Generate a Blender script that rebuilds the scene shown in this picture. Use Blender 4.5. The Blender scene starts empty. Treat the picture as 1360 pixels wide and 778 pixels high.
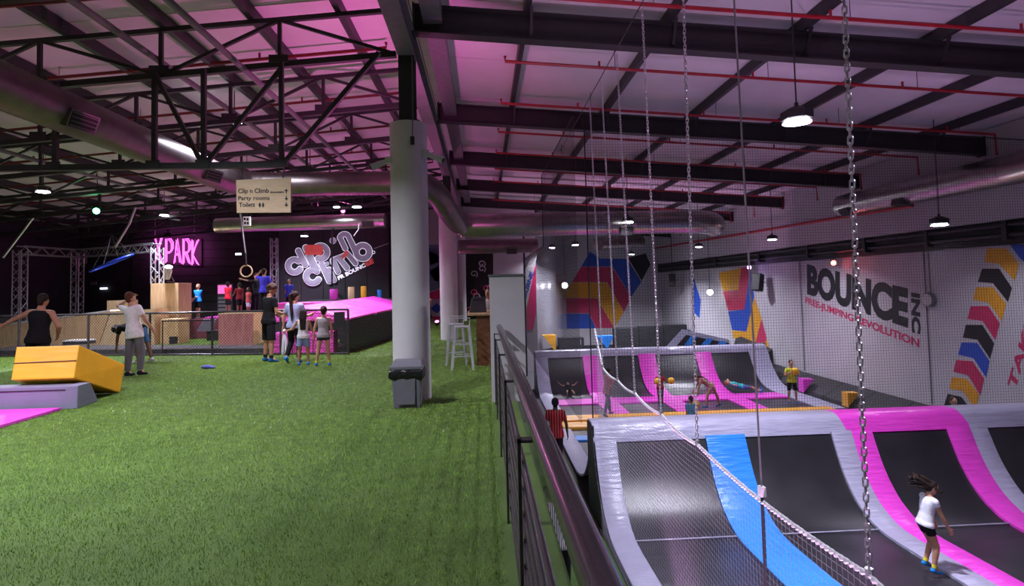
import bpy, bmesh, math, random
import numpy as np
from mathutils import Vector, Matrix, Quaternion
random.seed(7)
SC = bpy.context.scene
COL = SC.collection
R = math.radians

# ------------------------------------------------------------------ camera
F_PX, PPX, PPY = 760.0, 680.0, 345.0
EYE = Vector((0, 0, 1.7))
yc = Vector(((642 - PPX) / F_PX, -(380 - PPY) / F_PX, -1)).normalized()
u0 = Vector((-0.022, 1, 0))
zc = (u0 - yc * u0.dot(yc)).normalized()
xc = yc.cross(zc)
CAMROT = Matrix((xc, yc, zc))            # rows: world axes in camera space -> maps camera vectors to world
cam_d = bpy.data.cameras.new('camera'); cam = bpy.data.objects.new('camera', cam_d); COL.objects.link(cam)
cam_d.sensor_width = 36; cam_d.lens = F_PX / 1360 * 36
cam_d.shift_x = 0; cam_d.shift_y = -(389 - PPY) / 1360
cam_d.clip_start = 0.05; cam_d.clip_end = 200
cam.matrix_world = Matrix.Translation(EYE) @ CAMROT.to_4x4()
SC.camera = cam

def ray(px, py):
    return CAMROT @ Vector(((px - PPX) / F_PX, -(py - PPY) / F_PX, -1))
def WX(px, py, x): r = ray(px, py); return EYE + r * (x / r.x)
def WY(px, py, y): r = ray(px, py); return EYE + r * (y / r.y)
def WZ(px, py, z): r = ray(px, py); return EYE + r * ((z - EYE.z) / r.z)

# ------------------------------------------------------------------ world, view
w = bpy.data.worlds.new('world'); SC.world = w; w.use_nodes = True
w.node_tree.nodes['Background'].inputs[0].default_value = (0.5, 0.42, 0.62, 1)
w.node_tree.nodes['Background'].inputs[1].default_value = 0.02
SC.view_settings.view_transform = 'Standard'; SC.view_settings.look = 'None'
SC.view_settings.gamma = 1; SC.view_settings.use_curve_mapping = False
SC.view_settings.exposure = 0.0

# lamp positions: (x, y, z, power, colour)  -- every one gets a fixture in high_bay()
WHITE = (0.84, 0.83, 1.0)
LAMPS = [   # x, y, z, power, colour, size
    (4.72, 8.2, 4.02, 470, WHITE, 1.0), (-5.21, 12.3, 5.31, 220, WHITE, .75), (-11.25, 15.2, 4.39, 420, WHITE, .75),
    (-11.36, 21.0, 4.51, 330, WHITE, .75), (-4.49, 15.2, 4.6, 210, WHITE, .75), (-4.24, 19.6, 4.49, 150, WHITE, .75), (-5.27, 21.0, 4.7, 70, WHITE, .6),
    (-7.2, 23.5, 3.9, 110, WHITE, .7), (11.0, 13.2, 2.9, 60, WHITE, .9), (10.65, 20.5, 3.15, 150, WHITE, .8), (10.2, 26.5, 3.3, 220, WHITE, .8),
    (4.9, 18.95, 3.72, 190, WHITE, .9), (4.9, 30.0, 3.75, 560, WHITE, .9), (3.6, 29.5, 3.6, 160, WHITE, .8), (9.0, 34.2, 3.4, 720, WHITE, .8),
    # the same rows go on behind the camera
    (4.72, 1.6, 4.02, 120, WHITE, 1.0), (-4.2, 5.0, 5.25, 470, WHITE, .75), (-9.6, 6.2, 5.0, 620, WHITE, .75), (-3.6, -0.8, 5.25, 80, WHITE, .75),
]
# added coloured floods to wash the roof, no such fixtures seen: (x, y, z, aim, power, colour, angle)
PINK = (1.0, 0.16, 0.62); VIOLET = (0.62, 0.28, 1.0); BLUE = (0.25, 0.25, 1.0); GREEN = (0.05, 1.0, 0.3); RED = (1.0, 0.08, 0.05)
MAUVE = (0.88, 0.46, 0.86); LILAC = (0.74, 0.50, 1.0); ROSE = (1.0, 0.42, 0.74)
ADDED_FLOODS = [
    (-1.13, 9.42, 3.3, (-3.6, 12.4, 6.4), 430, PINK, 165), (-6.0, 25.0, 5.1, (-5.5, 17.0, 6.0), 300, PINK, 130),
    (-2.0, 24.5, 0.25, (-2.5, 21.0, 6.4), 260, PINK, 110),
    (4.0, 12.1, -2.4, (4.4, 11.0, 6.0), 900, MAUVE, 118), (7.6, 12.1, -2.4, (7.4, 11.2, 5.6), 800, MAUVE, 110), (10.6, 12.1, -2.4, (9.4, 11.6, 5.4), 620, LILAC, 80),
    (1.3, 2.4, -2.55, (4.4, 4.2, 6.0), 900, MAUVE, 88), (1.5, 5.0, -2.55, (5.2, 6.4, 6.0), 900, MAUVE, 88),
    (4.5, 25.5, -2.4, (4.8, 24.0, 6.0), 560, ROSE, 120), (9.0, 25.5, -2.4, (8.2, 24.0, 5.6), 560, MAUVE, 110),
]

# ------------------------------------------------------------------ materials
MATS = {}
def mat(name, col, rough=0.6, metal=0.0, var=0.12, scale=8.0, bump=0.0, bscale=40.0, emit=None, estr=0.0, spec=0.5, stretch=None, coat=0.0):
    if name in MATS: return MATS[name]
    m = bpy.data.materials.new(name); m.use_nodes = True
    nt = m.node_tree; b = nt.nodes['Principled BSDF']
    b.inputs['Roughness'].default_value = rough; b.inputs['Metallic'].default_value = metal
    b.inputs['Specular IOR Level'].default_value = spec
    if coat: b.inputs['Coat Weight'].default_value = coat; b.inputs['Coat Roughness'].default_value = 0.2
    tc = nt.nodes.new('ShaderNodeTexCoord'); mp = nt.nodes.new('ShaderNodeMapping')
    if stretch: mp.inputs['Scale'].default_value = stretch
    nt.links.new(tc.outputs['Object'], mp.inputs[0])
    c = (*col, 1)
    if var > 0:
        n = nt.nodes.new('ShaderNodeTexNoise'); n.inputs['Scale'].default_value = scale; n.inputs['Detail'].default_value = 5
        nt.links.new(mp.outputs[0], n.inputs['Vector'])
        r = nt.nodes.new('ShaderNodeValToRGB')
        r.color_ramp.elements[0].position = 0.3; r.color_ramp.elements[1].position = 0.7
        r.color_ramp.elements[0].color = (*[x * (1 - var) for x in col], 1)
        r.color_ramp.elements[1].color = (*[min(1, x * (1 + var)) for x in col], 1)
        nt.links.new(n.outputs['Fac'], r.inputs[0]); nt.links.new(r.outputs[0], b.inputs['Base Color'])
    else:
        b.inputs['Base Color'].default_value = c
    if bump > 0:
        n2 = nt.nodes.new('ShaderNodeTexNoise'); n2.inputs['Scale'].default_value = bscale; n2.inputs['Detail'].default_value = 6
        nt.links.new(mp.outputs[0], n2.inputs['Vector'])
        bp = nt.nodes.new('ShaderNodeBump'); bp.inputs['Strength'].default_value = bump; bp.inputs['Distance'].default_value = 0.02
        nt.links.new(n2.outputs['Fac'], bp.inputs['Height']); nt.links.new(bp.outputs[0], b.inputs['Normal'])
    if emit:
        b.inputs['Emission Color'].default_value = (*emit, 1); b.inputs['Emission Strength'].default_value = estr
    MATS[name] = m
    return m

def stripe_mat(name, c1, c2, scale, rough=0.7):
    m = mat(name, c1, rough, var=0)
    nt = m.node_tree; b = nt.nodes['Principled BSDF']
    mp = [n for n in nt.nodes if n.type == 'MAPPING'][0]
    wv = nt.nodes.new('ShaderNodeTexWave'); wv.inputs['Scale'].default_value = scale
    nt.links.new(mp.outputs[0], wv.inputs[0])
    r = nt.nodes.new('ShaderNodeValToRGB'); r.color_ramp.interpolation = 'CONSTANT'
    r.color_ramp.elements[0].color = (*c1, 1); r.color_ramp.elements[1].color = (*c2, 1); r.color_ramp.elements[1].position = 0.5
    nt.links.new(wv.outputs['Fac'], r.inputs[0]); nt.links.new(r.outputs[0], b.inputs['Base Color'])
    return m

def wood_mat(name, c1, c2, scale=3.0, stretch=(6, 6, 0.6)):
    m = mat(name, c1, 0.55, var=0)
    nt = m.node_tree; b = nt.nodes['Principled BSDF']
    mp = [n for n in nt.nodes if n.type == 'MAPPING'][0]; mp.inputs['Scale'].default_value = stretch
    n = nt.nodes.new('ShaderNodeTexNoise'); n.inputs['Scale'].default_value = scale; n.inputs['Detail'].default_value = 8; n.inputs['Distortion'].default_value = 1.2
    nt.links.new(mp.outputs[0], n.inputs['Vector'])
    r = nt.nodes.new('ShaderNodeValToRGB'); r.color_ramp.elements[0].position = 0.35; r.color_ramp.elements[1].position = 0.65
    r.color_ramp.elements[0].color = (*c1, 1); r.color_ramp.elements[1].color = (*c2, 1)
    nt.links.new(n.outputs['Fac'], r.inputs[0]); nt.links.new(r.outputs[0], b.inputs['Base Color'])
    return m

def vinyl(name, col, rough=0.32, wr=0.75):
    """glossy padded vinyl: crosswise wrinkles from stretched noise"""
    m = mat(name, col, rough, var=0.06, scale=3)
    nt = m.node_tree; b = nt.nodes['Principled BSDF']
    tc = [n for n in nt.nodes if n.type == 'TEX_COORD'][0]
    mp = nt.nodes.new('ShaderNodeMapping'); mp.inputs['Scale'].default_value = (1.2, 5, 9)
    nt.links.new(tc.outputs['Object'], mp.inputs[0])
    n = nt.nodes.new('ShaderNodeTexNoise'); n.inputs['Scale'].default_value = 1.6; n.inputs['Detail'].default_value = 3
    nt.links.new(mp.outputs[0], n.inputs['Vector'])
    bp = nt.nodes.new('ShaderNodeBump'); bp.inputs['Strength'].default_value = wr; bp.inputs['Distance'].default_value = 0.04
    nt.links.new(n.outputs['Fac'], bp.inputs['Height']); nt.links.new(bp.outputs[0], b.inputs['Normal'])
    return m

def glow(name, col, s):
    return mat(name, (0.02, 0.02, 0.02), 0.5, var=0, emit=col, estr=s)

M_steel = mat('dark_steel', (0.028, 0.026, 0.03), 0.5, 0.0, bump=0.05)
M_girder = mat('grey_steel', (0.16, 0.16, 0.17), 0.5, 0.2)
M_roof = mat('roof_lining', (0.70, 0.66, 0.70), 0.75, var=0.05, scale=1.5, bump=0.1, bscale=6)
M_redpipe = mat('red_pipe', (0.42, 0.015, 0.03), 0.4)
M_reddark = mat('dull_red_pipe', (0.15, 0.006, 0.012), 0.5)  # darker red for the pipes among the trusses
M_black = mat('black_paint', (0.012, 0.012, 0.014), 0.6)
M_blackwall = mat('black_wall', (0.018, 0.018, 0.022), 0.65, var=0.3, scale=2)
M_white = mat('white_wall', (0.52, 0.50, 0.53), 0.7, var=0.05, scale=1.2)
M_column = mat('column_plaster', (0.56, 0.54, 0.55), 0.7, var=0.05, scale=3, bump=0.15, bscale=60)
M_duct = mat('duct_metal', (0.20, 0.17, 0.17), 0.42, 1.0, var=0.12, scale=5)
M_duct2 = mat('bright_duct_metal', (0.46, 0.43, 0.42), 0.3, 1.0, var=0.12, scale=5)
M_chrome = mat('galvanised_chain', (0.72, 0.72, 0.76), 0.3, 0.9)
M_rail = mat('rail_paint', (0.06, 0.052, 0.058), 0.22, 0.3, bump=0.03)
M_net = mat('net_cord', (0.02, 0.02, 0.025), 0.7, var=0)
M_netw = mat('net_cord_pale', (0.30, 0.28, 0.33), 0.6, var=0)
M_rope = mat('white_rope', (0.75, 0.74, 0.78), 0.6)
V_grey = vinyl('grey_vinyl', (0.38, 0.37, 0.50))
V_pink = vinyl('pink_vinyl', (0.80, 0.06, 0.60))
V_blue = vinyl('blue_vinyl', (0.03, 0.24, 0.78))
V_orange = vinyl('orange_vinyl', (0.85, 0.42, 0.04))
V_black = vinyl('black_vinyl', (0.016, 0.016, 0.018), 0.5)
M_bed = mat('trampoline_mesh', (0.022, 0.021, 0.025), 0.31, var=0.25, scale=1.5, bump=0.12, bscale=120)
M_ply = wood_mat('plywood', (0.56, 0.34, 0.15), (0.72, 0.50, 0.26))
M_plyp = wood_mat('plywood_pale', (0.62, 0.42, 0.22), (0.74, 0.55, 0.33))
M_plyr = wood_mat('plywood_red_stain', (0.42, 0.13, 0.12), (0.55, 0.24, 0.20))
M_sign = wood_mat('sign_board', (0.62, 0.44, 0.26), (0.72, 0.53, 0.34), 2.0, (1, 1, 5))
M_lamp = glow('lamp_lens', (0.92, 0.92, 1.0), 30)
M_alu = mat('truss_aluminium', (0.5, 0.5, 0.54), 0.35, 0.8)

# ------------------------------------------------------------------ builders
def tag(o, label=None, cat=None, group=None, kind=None):
    if label: o['label'] = label
    if cat: o['category'] = cat
    if group: o['group'] = group
    if kind: o['kind'] = kind
    return o

def thing(name, label, cat, loc=(0, 0, 0), rot=(0, 0, 0), group=None):
    o = bpy.data.objects.new(name, None); COL.objects.link(o)
    o.empty_display_size = 0.1
    o.location = loc; o.rotation_euler = rot
    return tag(o, label, cat, group)

class MB:
    def __init__(s): s.v = []; s.f = []
    def add(s, v, f):
        k = len(s.v); s.v += [tuple(x) for x in v]; s.f += [tuple(i + k for i in q) for q in f]; return s
    def box(s, a, b):
        x0, y0, z0 = a; x1, y1, z1 = b
        return s.add([(x0,y0,z0),(x1,y0,z0),(x1,y1,z0),(x0,y1,z0),(x0,y0,z1),(x1,y0,z1),(x1,y1,z1),(x0,y1,z1)],
                     [(3,2,1,0),(4,5,6,7),(0,1,5,4),(1,2,6,5),(2,3,7,6),(3,0,4,7)])
    def hexa(s, p):    # 8 points, bottom ring then top ring
        return s.add(p, [(3,2,1,0),(4,5,6,7),(0,1,5,4),(1,2,6,5),(2,3,7,6),(3,0,4,7)])
    def bar(s, a, b, wd, ht, up=(0, 0, 1)):
        a = Vector(a); b = Vector(b); d = (b - a).normalized(); u = Vector(up)
        if abs(d.dot(u)) > 0.98: u = Vector((0, 1, 0))
        sd = d.cross(u).normalized() * wd / 2; u = sd.cross(d).normalized() * ht / 2
        r = [a - sd - u, a + sd - u, a + sd + u, a - sd + u]; t = [q + (b - a) for q in r]
        return s.add(r + t, [(0,1,2,3),(7,6,5,4),(4,5,1,0),(5,6,2,1),(6,7,3,2),(7,4,0,3)])
    def ibeam(s, a, b, wd, ht, tw=0.02, tf=0.025):
        a = Vector(a); b = Vector(b); d = (b - a).normalized(); sd = d.cross(Vector((0, 0, 1))).normalized(); u = sd.cross(d).normalized()
        s.bar(a, b, tw, ht - 2 * tf)
        s.bar(a + u * (ht - tf) / 2, b + u * (ht - tf) / 2, wd, tf); s.bar(a - u * (ht - tf) / 2, b - u * (ht - tf) / 2, wd, tf)
        return s
    def tube(s, pts, r, n=8, closed=False, cap=True):
        pts = [Vector(p) for p in pts]; m = len(pts); rr = r if hasattr(r, '__len__') else [r] * m
        rings = []; prev = None
        for i, p in enumerate(pts):
            if closed: t = pts[(i + 1) % m] - pts[i - 1]
            else: t = pts[min(i + 1, m - 1)] - pts[max(i - 1, 0)]
            t.normalize()
            if prev is None:
                x = t.orthogonal().normalized() if abs(t.z) > 0.95 else t.cross(Vector((0, 0, 1))).normalized()
            else:
                x = (prev - t * prev.dot(t)).normalized()
            prev = x; y = t.cross(x)
            rings.append([p + (x * math.cos(2 * math.pi * k / n) + y * math.sin(2 * math.pi * k / n)) * rr[i] for k in range(n)])
        k0 = len(s.v)
        for q in rings: s.v += [tuple(v) for v in q]
        for i in range(m if closed else m - 1):
            j = (i + 1) % m
            for k in range(n):
                s.f.append((k0 + i*n + k, k0 + i*n + (k+1) % n, k0 + j*n + (k+1) % n, k0 + j*n + k))
        if cap and not closed:
            s.f.append(tuple(k0 + k for k in reversed(range(n)))); s.f.append(tuple(k0 + (m-1)*n + k for k in range(n)))
        return s
    def lathe(s, prof, c=(0, 0, 0), n=20, rot0=0.0):
        k0 = len(s.v)
        for r, z in prof:
            for k in range(n):
                a = 2 * math.pi * k / n + rot0; s.v.append((c[0] + r * math.cos(a), c[1] + r * math.sin(a), c[2] + z))
        for i in range(len(prof) - 1):
            for k in range(n):
                s.f.append((k0 + i*n + k, k0 + i*n + (k+1) % n, k0 + (i+1)*n + (k+1) % n, k0 + (i+1)*n + k))
        s.f.append(tuple(k0 + k for k in reversed(range(n)))); s.f.append(tuple(k0 + (len(prof)-1)*n + k for k in range(n)))
        return s
    def ball(s, c, r, n=14, mrot=None):
        c = Vector(c); r = Vector(r) if hasattr(r, '__len__') else Vector((r, r, r)); k0 = len(s.v); h = n // 2
        q = mrot or Matrix.Identity(3)
        for i in range(1, h):
            ph = math.pi * i / h
            for k in range(n):
                a = 2 * math.pi * k / n
                s.v.append(tuple(c + q @ Vector((r.x * math.sin(ph) * math.cos(a), r.y * math.sin(ph) * math.sin(a), r.z * math.cos(ph)))))
        t = len(s.v); s.v.append(tuple(c + q @ Vector((0, 0, r.z)))); s.v.append(tuple(c - q @ Vector((0, 0, r.z))))
        for i in range(h - 2):
            for k in range(n): s.f.append((k0 + i*n + k, k0 + (i+1)*n + k, k0 + (i+1)*n + (k+1) % n, k0 + i*n + (k+1) % n))
        for k in range(n):
            s.f.append((t, k0 + k, k0 + (k+1) % n)); s.f.append((t + 1, k0 + (h-2)*n + (k+1) % n, k0 + (h-2)*n + k))
        return s
    def prism(s, poly, nrm, th):
        """flat outline extruded along nrm by th"""
        n = len(poly); d = Vector(nrm).normalized() * th; p = [Vector(q) for q in poly]
        return s.add(p + [q + d for q in p], [tuple(range(n))[::-1], tuple(range(n, 2*n))] + [(i, (i+1) % n, n + (i+1) % n, n + i) for i in range(n)])
    def sheet(s, rows, th, off):
        """grid of points -> closed slab, thickness th along off"""
        nr = len(rows); nc = len(rows[0]); d = Vector(off).normalized() * th; k0 = len(s.v)
        for q in rows: s.v += [tuple(v) for v in q]
        for q in rows: s.v += [tuple(Vector(v) + d) for v in q]
        N = nr * nc
        for i in range(nr - 1):
            for j in range(nc - 1):
                a = k0 + i*nc + j; b = a + 1; c = a + nc + 1; e = a + nc
                s.f.append((a, b, c, e)); s.f.append((N + e, N + c, N + b, N + a))
        def edge(ids):
            for a, b in zip(ids, ids[1:]): s.f.append((k0 + a, k0 + N + a, k0 + N + b, k0 + b))
        edge([j for j in range(nc)]); edge([(nr-1)*nc + j for j in reversed(range(nc))])
        edge([i*nc for i in reversed(range(nr))]); edge([i*nc + nc - 1 for i in range(nr)])
        return s
    def mesh(s, name, bevel=0, smooth=None):
        me = bpy.data.meshes.new(name); me.from_pydata(s.v, [], s.f)
        bm = bmesh.new(); bm.from_mesh(me); bmesh.ops.recalc_face_normals(bm, faces=bm.faces)
        if bevel: bmesh.ops.bevel(bm, geom=[e for e in bm.edges if e.is_manifold and e.calc_face_angle(0) > 0.5], offset=bevel, segments=2, affect='EDGES', profile=0.6)
        bm.to_mesh(me); bm.free()
        if smooth:
            me.shade_smooth()
            me.set_sharp_from_angle(angle=R(smooth))
        return me
    def build(s, name, m, parent=None, bevel=0, smooth=None, label=None, cat=None, group=None, kind=None):
        if parent is not None:
            pw = Vector(); q = parent
            while q is not None: pw += q.location; q = q.parent
            if pw.length: s.v = [tuple(Vector(q) - pw) for q in s.v]
        elif cat and s.v:     # a one-mesh thing keeps its origin at its own base
            a = np.array(s.v); c = Vector(((a[:,0].min()+a[:,0].max())/2, (a[:,1].min()+a[:,1].max())/2, a[:,2].min()))
            s.v = [tuple(Vector(q) - c) for q in s.v]
        o = bpy.data.objects.new(name, s.mesh(name, bevel, smooth)); COL.objects.link(o)
        if m: o.data.materials.append(m)
        if parent is not None:
            o.parent = parent
        elif cat and s.v: o.location = c
        return tag(o, label, cat, group, kind)

def struct(name, mb, m, parent=None, **k):
    return mb.build(name, m, parent, kind='structure' if parent is None else None, **k)

def copy_tree(o, parent=None):
    c = o.copy(); COL.objects.link(c)
    if parent is not None: c.parent = parent
    for ch in o.children: copy_tree(ch, c)
    return c
def clone(o, off, label=None):
    c = copy_tree(o); c.location = o.location + Vector(off)
    if label: c['label'] = label
    return c

def text_mesh(string, bold=0.0, thin=0.0):
    cu = bpy.data.curves.new('t', 'FONT'); cu.body = string; cu.offset = bold; cu.resolution_u = 4; cu.align_x = 'LEFT'
    ob = bpy.data.objects.new('t', cu); COL.objects.link(ob)
    bpy.context.view_layer.update()
    me = bpy.data.meshes.new_from_object(ob.evaluated_get(bpy.context.evaluated_depsgraph_get()))
    bpy.data.objects.remove(ob); bpy.data.curves.remove(cu)
    return me
def lettering(name, string, p00, p10, p01, m, parent, bold=0.0, lift=(0, 0, 0), th=0.006, label=None):
    """text stretched over the parallelogram p00 (lower left) - p10 (lower right) - p01 (upper left), as a thin raised sheet"""
    me = text_mesh(string, bold); v = np.array([q.co for q in me.vertices])
    lo = v.min(0); hi = v.max(0); p00 = Vector(p00) + Vector(lift); a = Vector(p10) - Vector(p00) + Vector(lift); b = Vector(p01) - Vector(p00) + Vector(lift)
    nrm = a.cross(b).normalized() * th
    P = [p00 + a * ((q[0] - lo[0]) / (hi[0] - lo[0])) + b * ((q[1] - lo[1]) / (hi[1] - lo[1])) for q in v]
    fs = [tuple(p.vertices) for p in me.polygons]; bpy.data.meshes.remove(me)
    mb = MB(); N = len(P)
    cnt = {}
    for q in fs:
        for x, y in zip(q, q[1:] + q[:1]): cnt[(x, y)] = 1
    sides = [(x, y, y + N, x + N) for (x, y) in cnt if (y, x) not in cnt]
    mb.add(P + [q + nrm for q in P], [q[::-1] for q in fs] + [tuple(i + N for i in q) for q in fs] + sides)
    return mb.build(name, m, parent, label=label)
# ------------------------------------------------------------------ shell
XG = -1.13                                   # line of the columns and of the ridge girder
def zr(x): return 6.4 - (0.072 * (x - XG) if x > XG else 0.09 * (XG - x))
FRAMES = [9 + 4.9 * k for k in range(-2, 8)]      # roof bays
MEZ_X = 0.46; WALL_R = 13.2; LOW = -2.82

def turf_mat(name, dark, light):
    m = mat(name, dark, 0.55, var=0, spec=0.3)
    nt = m.node_tree; b = nt.nodes['Principled BSDF']; mp = [n for n in nt.nodes if n.type == 'MAPPING'][0]
    n1 = nt.nodes.new('ShaderNodeTexNoise'); n1.inputs['Scale'].default_value = 1.1; n1.inputs['Detail'].default_value = 4
    n2 = nt.nodes.new('ShaderNodeTexNoise'); n2.inputs['Scale'].default_value = 70; n2.inputs['Detail'].default_value = 6; n2.inputs['Roughness'].default_value = 0.8
    for n in (n1, n2): nt.links.new(mp.outputs[0], n.inputs['Vector'])
    mx = nt.nodes.new('ShaderNodeMix'); mx.data_type = 'FLOAT'; mx.inputs[0].default_value = 0.65
    nt.links.new(n1.outputs['Fac'], mx.inputs[2]); nt.links.new(n2.outputs['Fac'], mx.inputs[3])
    r = nt.nodes.new('ShaderNodeValToRGB'); r.color_ramp.elements[0].position = 0.36; r.color_ramp.elements[1].position = 0.64
    r.color_ramp.elements[0].color = (*dark, 1); r.color_ramp.elements[1].color = (*light, 1)
    nt.links.new(mx.outputs[0], r.inputs[0]); nt.links.new(r.outputs[0], b.inputs['Base Color'])
    bp = nt.nodes.new('ShaderNodeBump'); bp.inputs['Strength'].default_value = 0.9; bp.inputs['Distance'].default_value = 0.02
    nt.links.new(n2.outputs['Fac'], bp.inputs['Height']); nt.links.new(bp.outputs[0], b.inputs['Normal'])
    return m
M_turf = turf_mat('artificial_turf', (0.034, 0.072, 0.010), (0.105, 0.185, 0.030))
M_turflow = turf_mat('artificial_turf_low', (0.03, 0.075, 0.012), (0.08, 0.16, 0.03))
M_lowfloor = mat('lower_floor', (0.02, 0.02, 0.022), 0.7)

struct('floor', MB().box((-18.5, -3, -0.3), (MEZ_X, 30.3, 0)), M_turf)
struct('floor_lower', MB().box((MEZ_X, -3, LOW - 0.2), (13.6, 46, LOW)), M_lowfloor)
struct('wall_mezzanine_edge', MB().box((MEZ_X - 0.2, -3, LOW - 0.2), (MEZ_X, 30.3, -0.3)), M_white)
MB().box((MEZ_X, 0, LOW), (2.04, 19, LOW + 0.015)).build('turf_strip', M_turflow, label='narrow strip of green turf on the lower floor beside the trampolines', cat='turf')

# roof: backing deck plus separate lining sheets between purlins and frames
PUR_R = [0.8, 3.1, 5.3, 7.6, 9.7, 11.6]
PUR_L = [-2.2, -3.55, -4.9, -6.35, -7.85, -9.4, -11.0, -12.6, -14.2, -15.8, -17.4]
ceil = struct('ceiling', MB().hexa([(-18.6,-3,zr(-18.6)+.03),(XG,-3,zr(XG)+.03),(XG,46,zr(XG)+.03),(-18.6,46,zr(-18.6)+.03),
        (-18.6,-3,zr(-18.6)+.15),(XG,-3,zr(XG)+.15),(XG,46,zr(XG)+.15),(-18.6,46,zr(-18.6)+.15)]).hexa(
        [(XG,-3,zr(XG)+.03),(13.7,-3,zr(13.7)+.03),(13.7,46,zr(13.7)+.03),(XG,46,zr(XG)+.03),
         (XG,-3,zr(XG)+.15),(13.7,-3,zr(13.7)+.15),(13.7,46,zr(13.7)+.15),(XG,46,zr(XG)+.15)]), M_girder)
xs = sorted(PUR_R + PUR_L + [XG, -18.55, 13.65])
ys = [-2.9] + [y for y in FRAMES if y > -2] + [45.8]
for a, b in zip(xs, xs[1:]):
    for c, d in zip(ys, ys[1:]):
        mid = (c + d) / 2
        for c2, d2 in ((c, mid), (mid, d)):
            g = 0.012
            MB().hexa([(a+g,c2+g,zr(a)),(b-g,c2+g,zr(b)),(b-g,d2-g,zr(b)),(a+g,d2-g,zr(a)),
                       (a+g,c2+g,zr(a)+.028),(b-g,c2+g,zr(b)+.028),(b-g,d2-g,zr(b)+.028),(a+g,d2-g,zr(a)+.028)]).build('lining_sheet', M_roof, ceil)

# walls
wall_left = struct('wall_left', MB().box((-18.7, -3, -0.3), (-18.4, 30.3, 6.2)), M_blackwall)
wall_rear = struct('wall_rear', MB().box((-18.7, -3.2, -3.2), (13.8, -3.0, 6.6)), M_blackwall)
wall_bl = struct('wall_back_left', MB().box((-18.7, 27.0, -0.3), (-3.3, 27.2, 6.45)), M_blackwall)
wall_bm = struct('wall_back_middle', MB().box((-3.3, 30.0, -0.3), (2.78, 30.2, 6.5)).box((MEZ_X, 30.0, LOW), (2.78, 30.2, -0.3)), M_white)
struct('wall_back_return', MB().box((-3.4, 27.0, 0), (-3.2, 30.0, 6.45)), M_blackwall)
struct('wall_lower_return', MB().box((2.64, 30.2, LOW), (2.78, 42.2, 6.4)), M_white)
wall_back = struct('wall_back', MB().box((2.3, 42.0, LOW), (13.8, 42.2, 6.4)), M_white)
wall_right = struct('wall_right', MB().box((WALL_R, -3, LOW - 0.2), (13.6, 42, 2.75)), M_white)
struct('trim_1', MB().box((12.85, -3, 3.02), (13.6, 42, zr(13.2))), M_white)                 # white bulkhead above the ledge
struct('trim_2', MB().box((13.0, -3, 2.42), (13.25, 42, 3.02)), M_black)                      # dark band under the bulkhead
pr = thing('pipe_run', 'pair of dark service pipes on brackets under the white bulkhead', 'pipes', (12.95, 15, 2.5))
for k, z in enumerate((2.66, 2.9)):
    MB().tube([(12.92 - .03*k, -2.8, z), (12.92 - .03*k, 41.5, z)], 0.06, 8).build('pipe', M_steel, pr, smooth=50)
for k, y in enumerate((11.0, 13.4, 15.9, 18.6, 22.0, 26.0, 31.0)):
    MB().box((12.80, y-.06, 2.52), (13.02, y+.06, 3.0)).build('bracket', M_steel, pr)

# ------------------------------------------------------------------ roof steel
for k, x in enumerate(PUR_R + [XG + 0.02] + PUR_L):
    if abs(x - XG) < 0.1: continue
    side = 'white' if x > XG else 'pink-lit'
    MB().bar((x, -2.8, zr(x) - 0.11), (x, 41.9 if x > XG else 29.9, zr(x) - 0.11), 0.09 if x > XG else 0.10, 0.2).build('roof_purlin', M_steel,
        label='long dark steel purlin under the roof lining, on the %s side of the columns' % ('open trampoline' if x > XG else 'truss'), cat='purlin',
        group='purlins over the trampolines' if x > XG else 'purlins above the trusses')
beams = []
for k, y in enumerate(FRAMES):
    if y < 0: continue
    x1 = 12.84
    b = thing('roof_beam', 'deep dark steel beam sloping from the columns to the white bulkhead', 'beam', (XG, y, zr(XG) - 0.65), group='sloping beams over the trampolines')
    zc0 = lambda x: zr(x) - 0.21 - 0.225
    mb = MB().ibeam((XG + 0.1, y, zc0(XG + .1)), (x1, y, zc0(x1)), 0.22, 0.45); mb.build('web_and_flanges', M_steel, b)
    for x in PUR_R:
        MB().bar((x + 0.05, y - 0.25, zr(x) - 0.2), (x + 0.05, y - 0.02, zr(x) - 0.62), 0.045, 0.045).build('fly_brace', M_steel, b)
    for x in (XG + 0.12, x1 - 0.03):
        MB().bar((x, y, zc0(x) - 0.26), (x, y, zc0(x) + 0.24), 0.025, 0.26, up=(0, 1, 0)).build('end_plate', M_steel, b)
MB().ibeam((XG, -2.9, 5.55), (XG, 29.8, 5.55), 0.26, 0.42).build('ridge_girder', M_girder, label='long grey girder carried along the row of round columns', cat='girder')
MB().bar((XG + 0.42, -2.9, 6.02), (XG + 0.42, 29.8, 6.02), 0.3, 0.26).build('roof_gutter', M_girder, label='grey boxed gutter running beside the ridge girder', cat='gutter')

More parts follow.
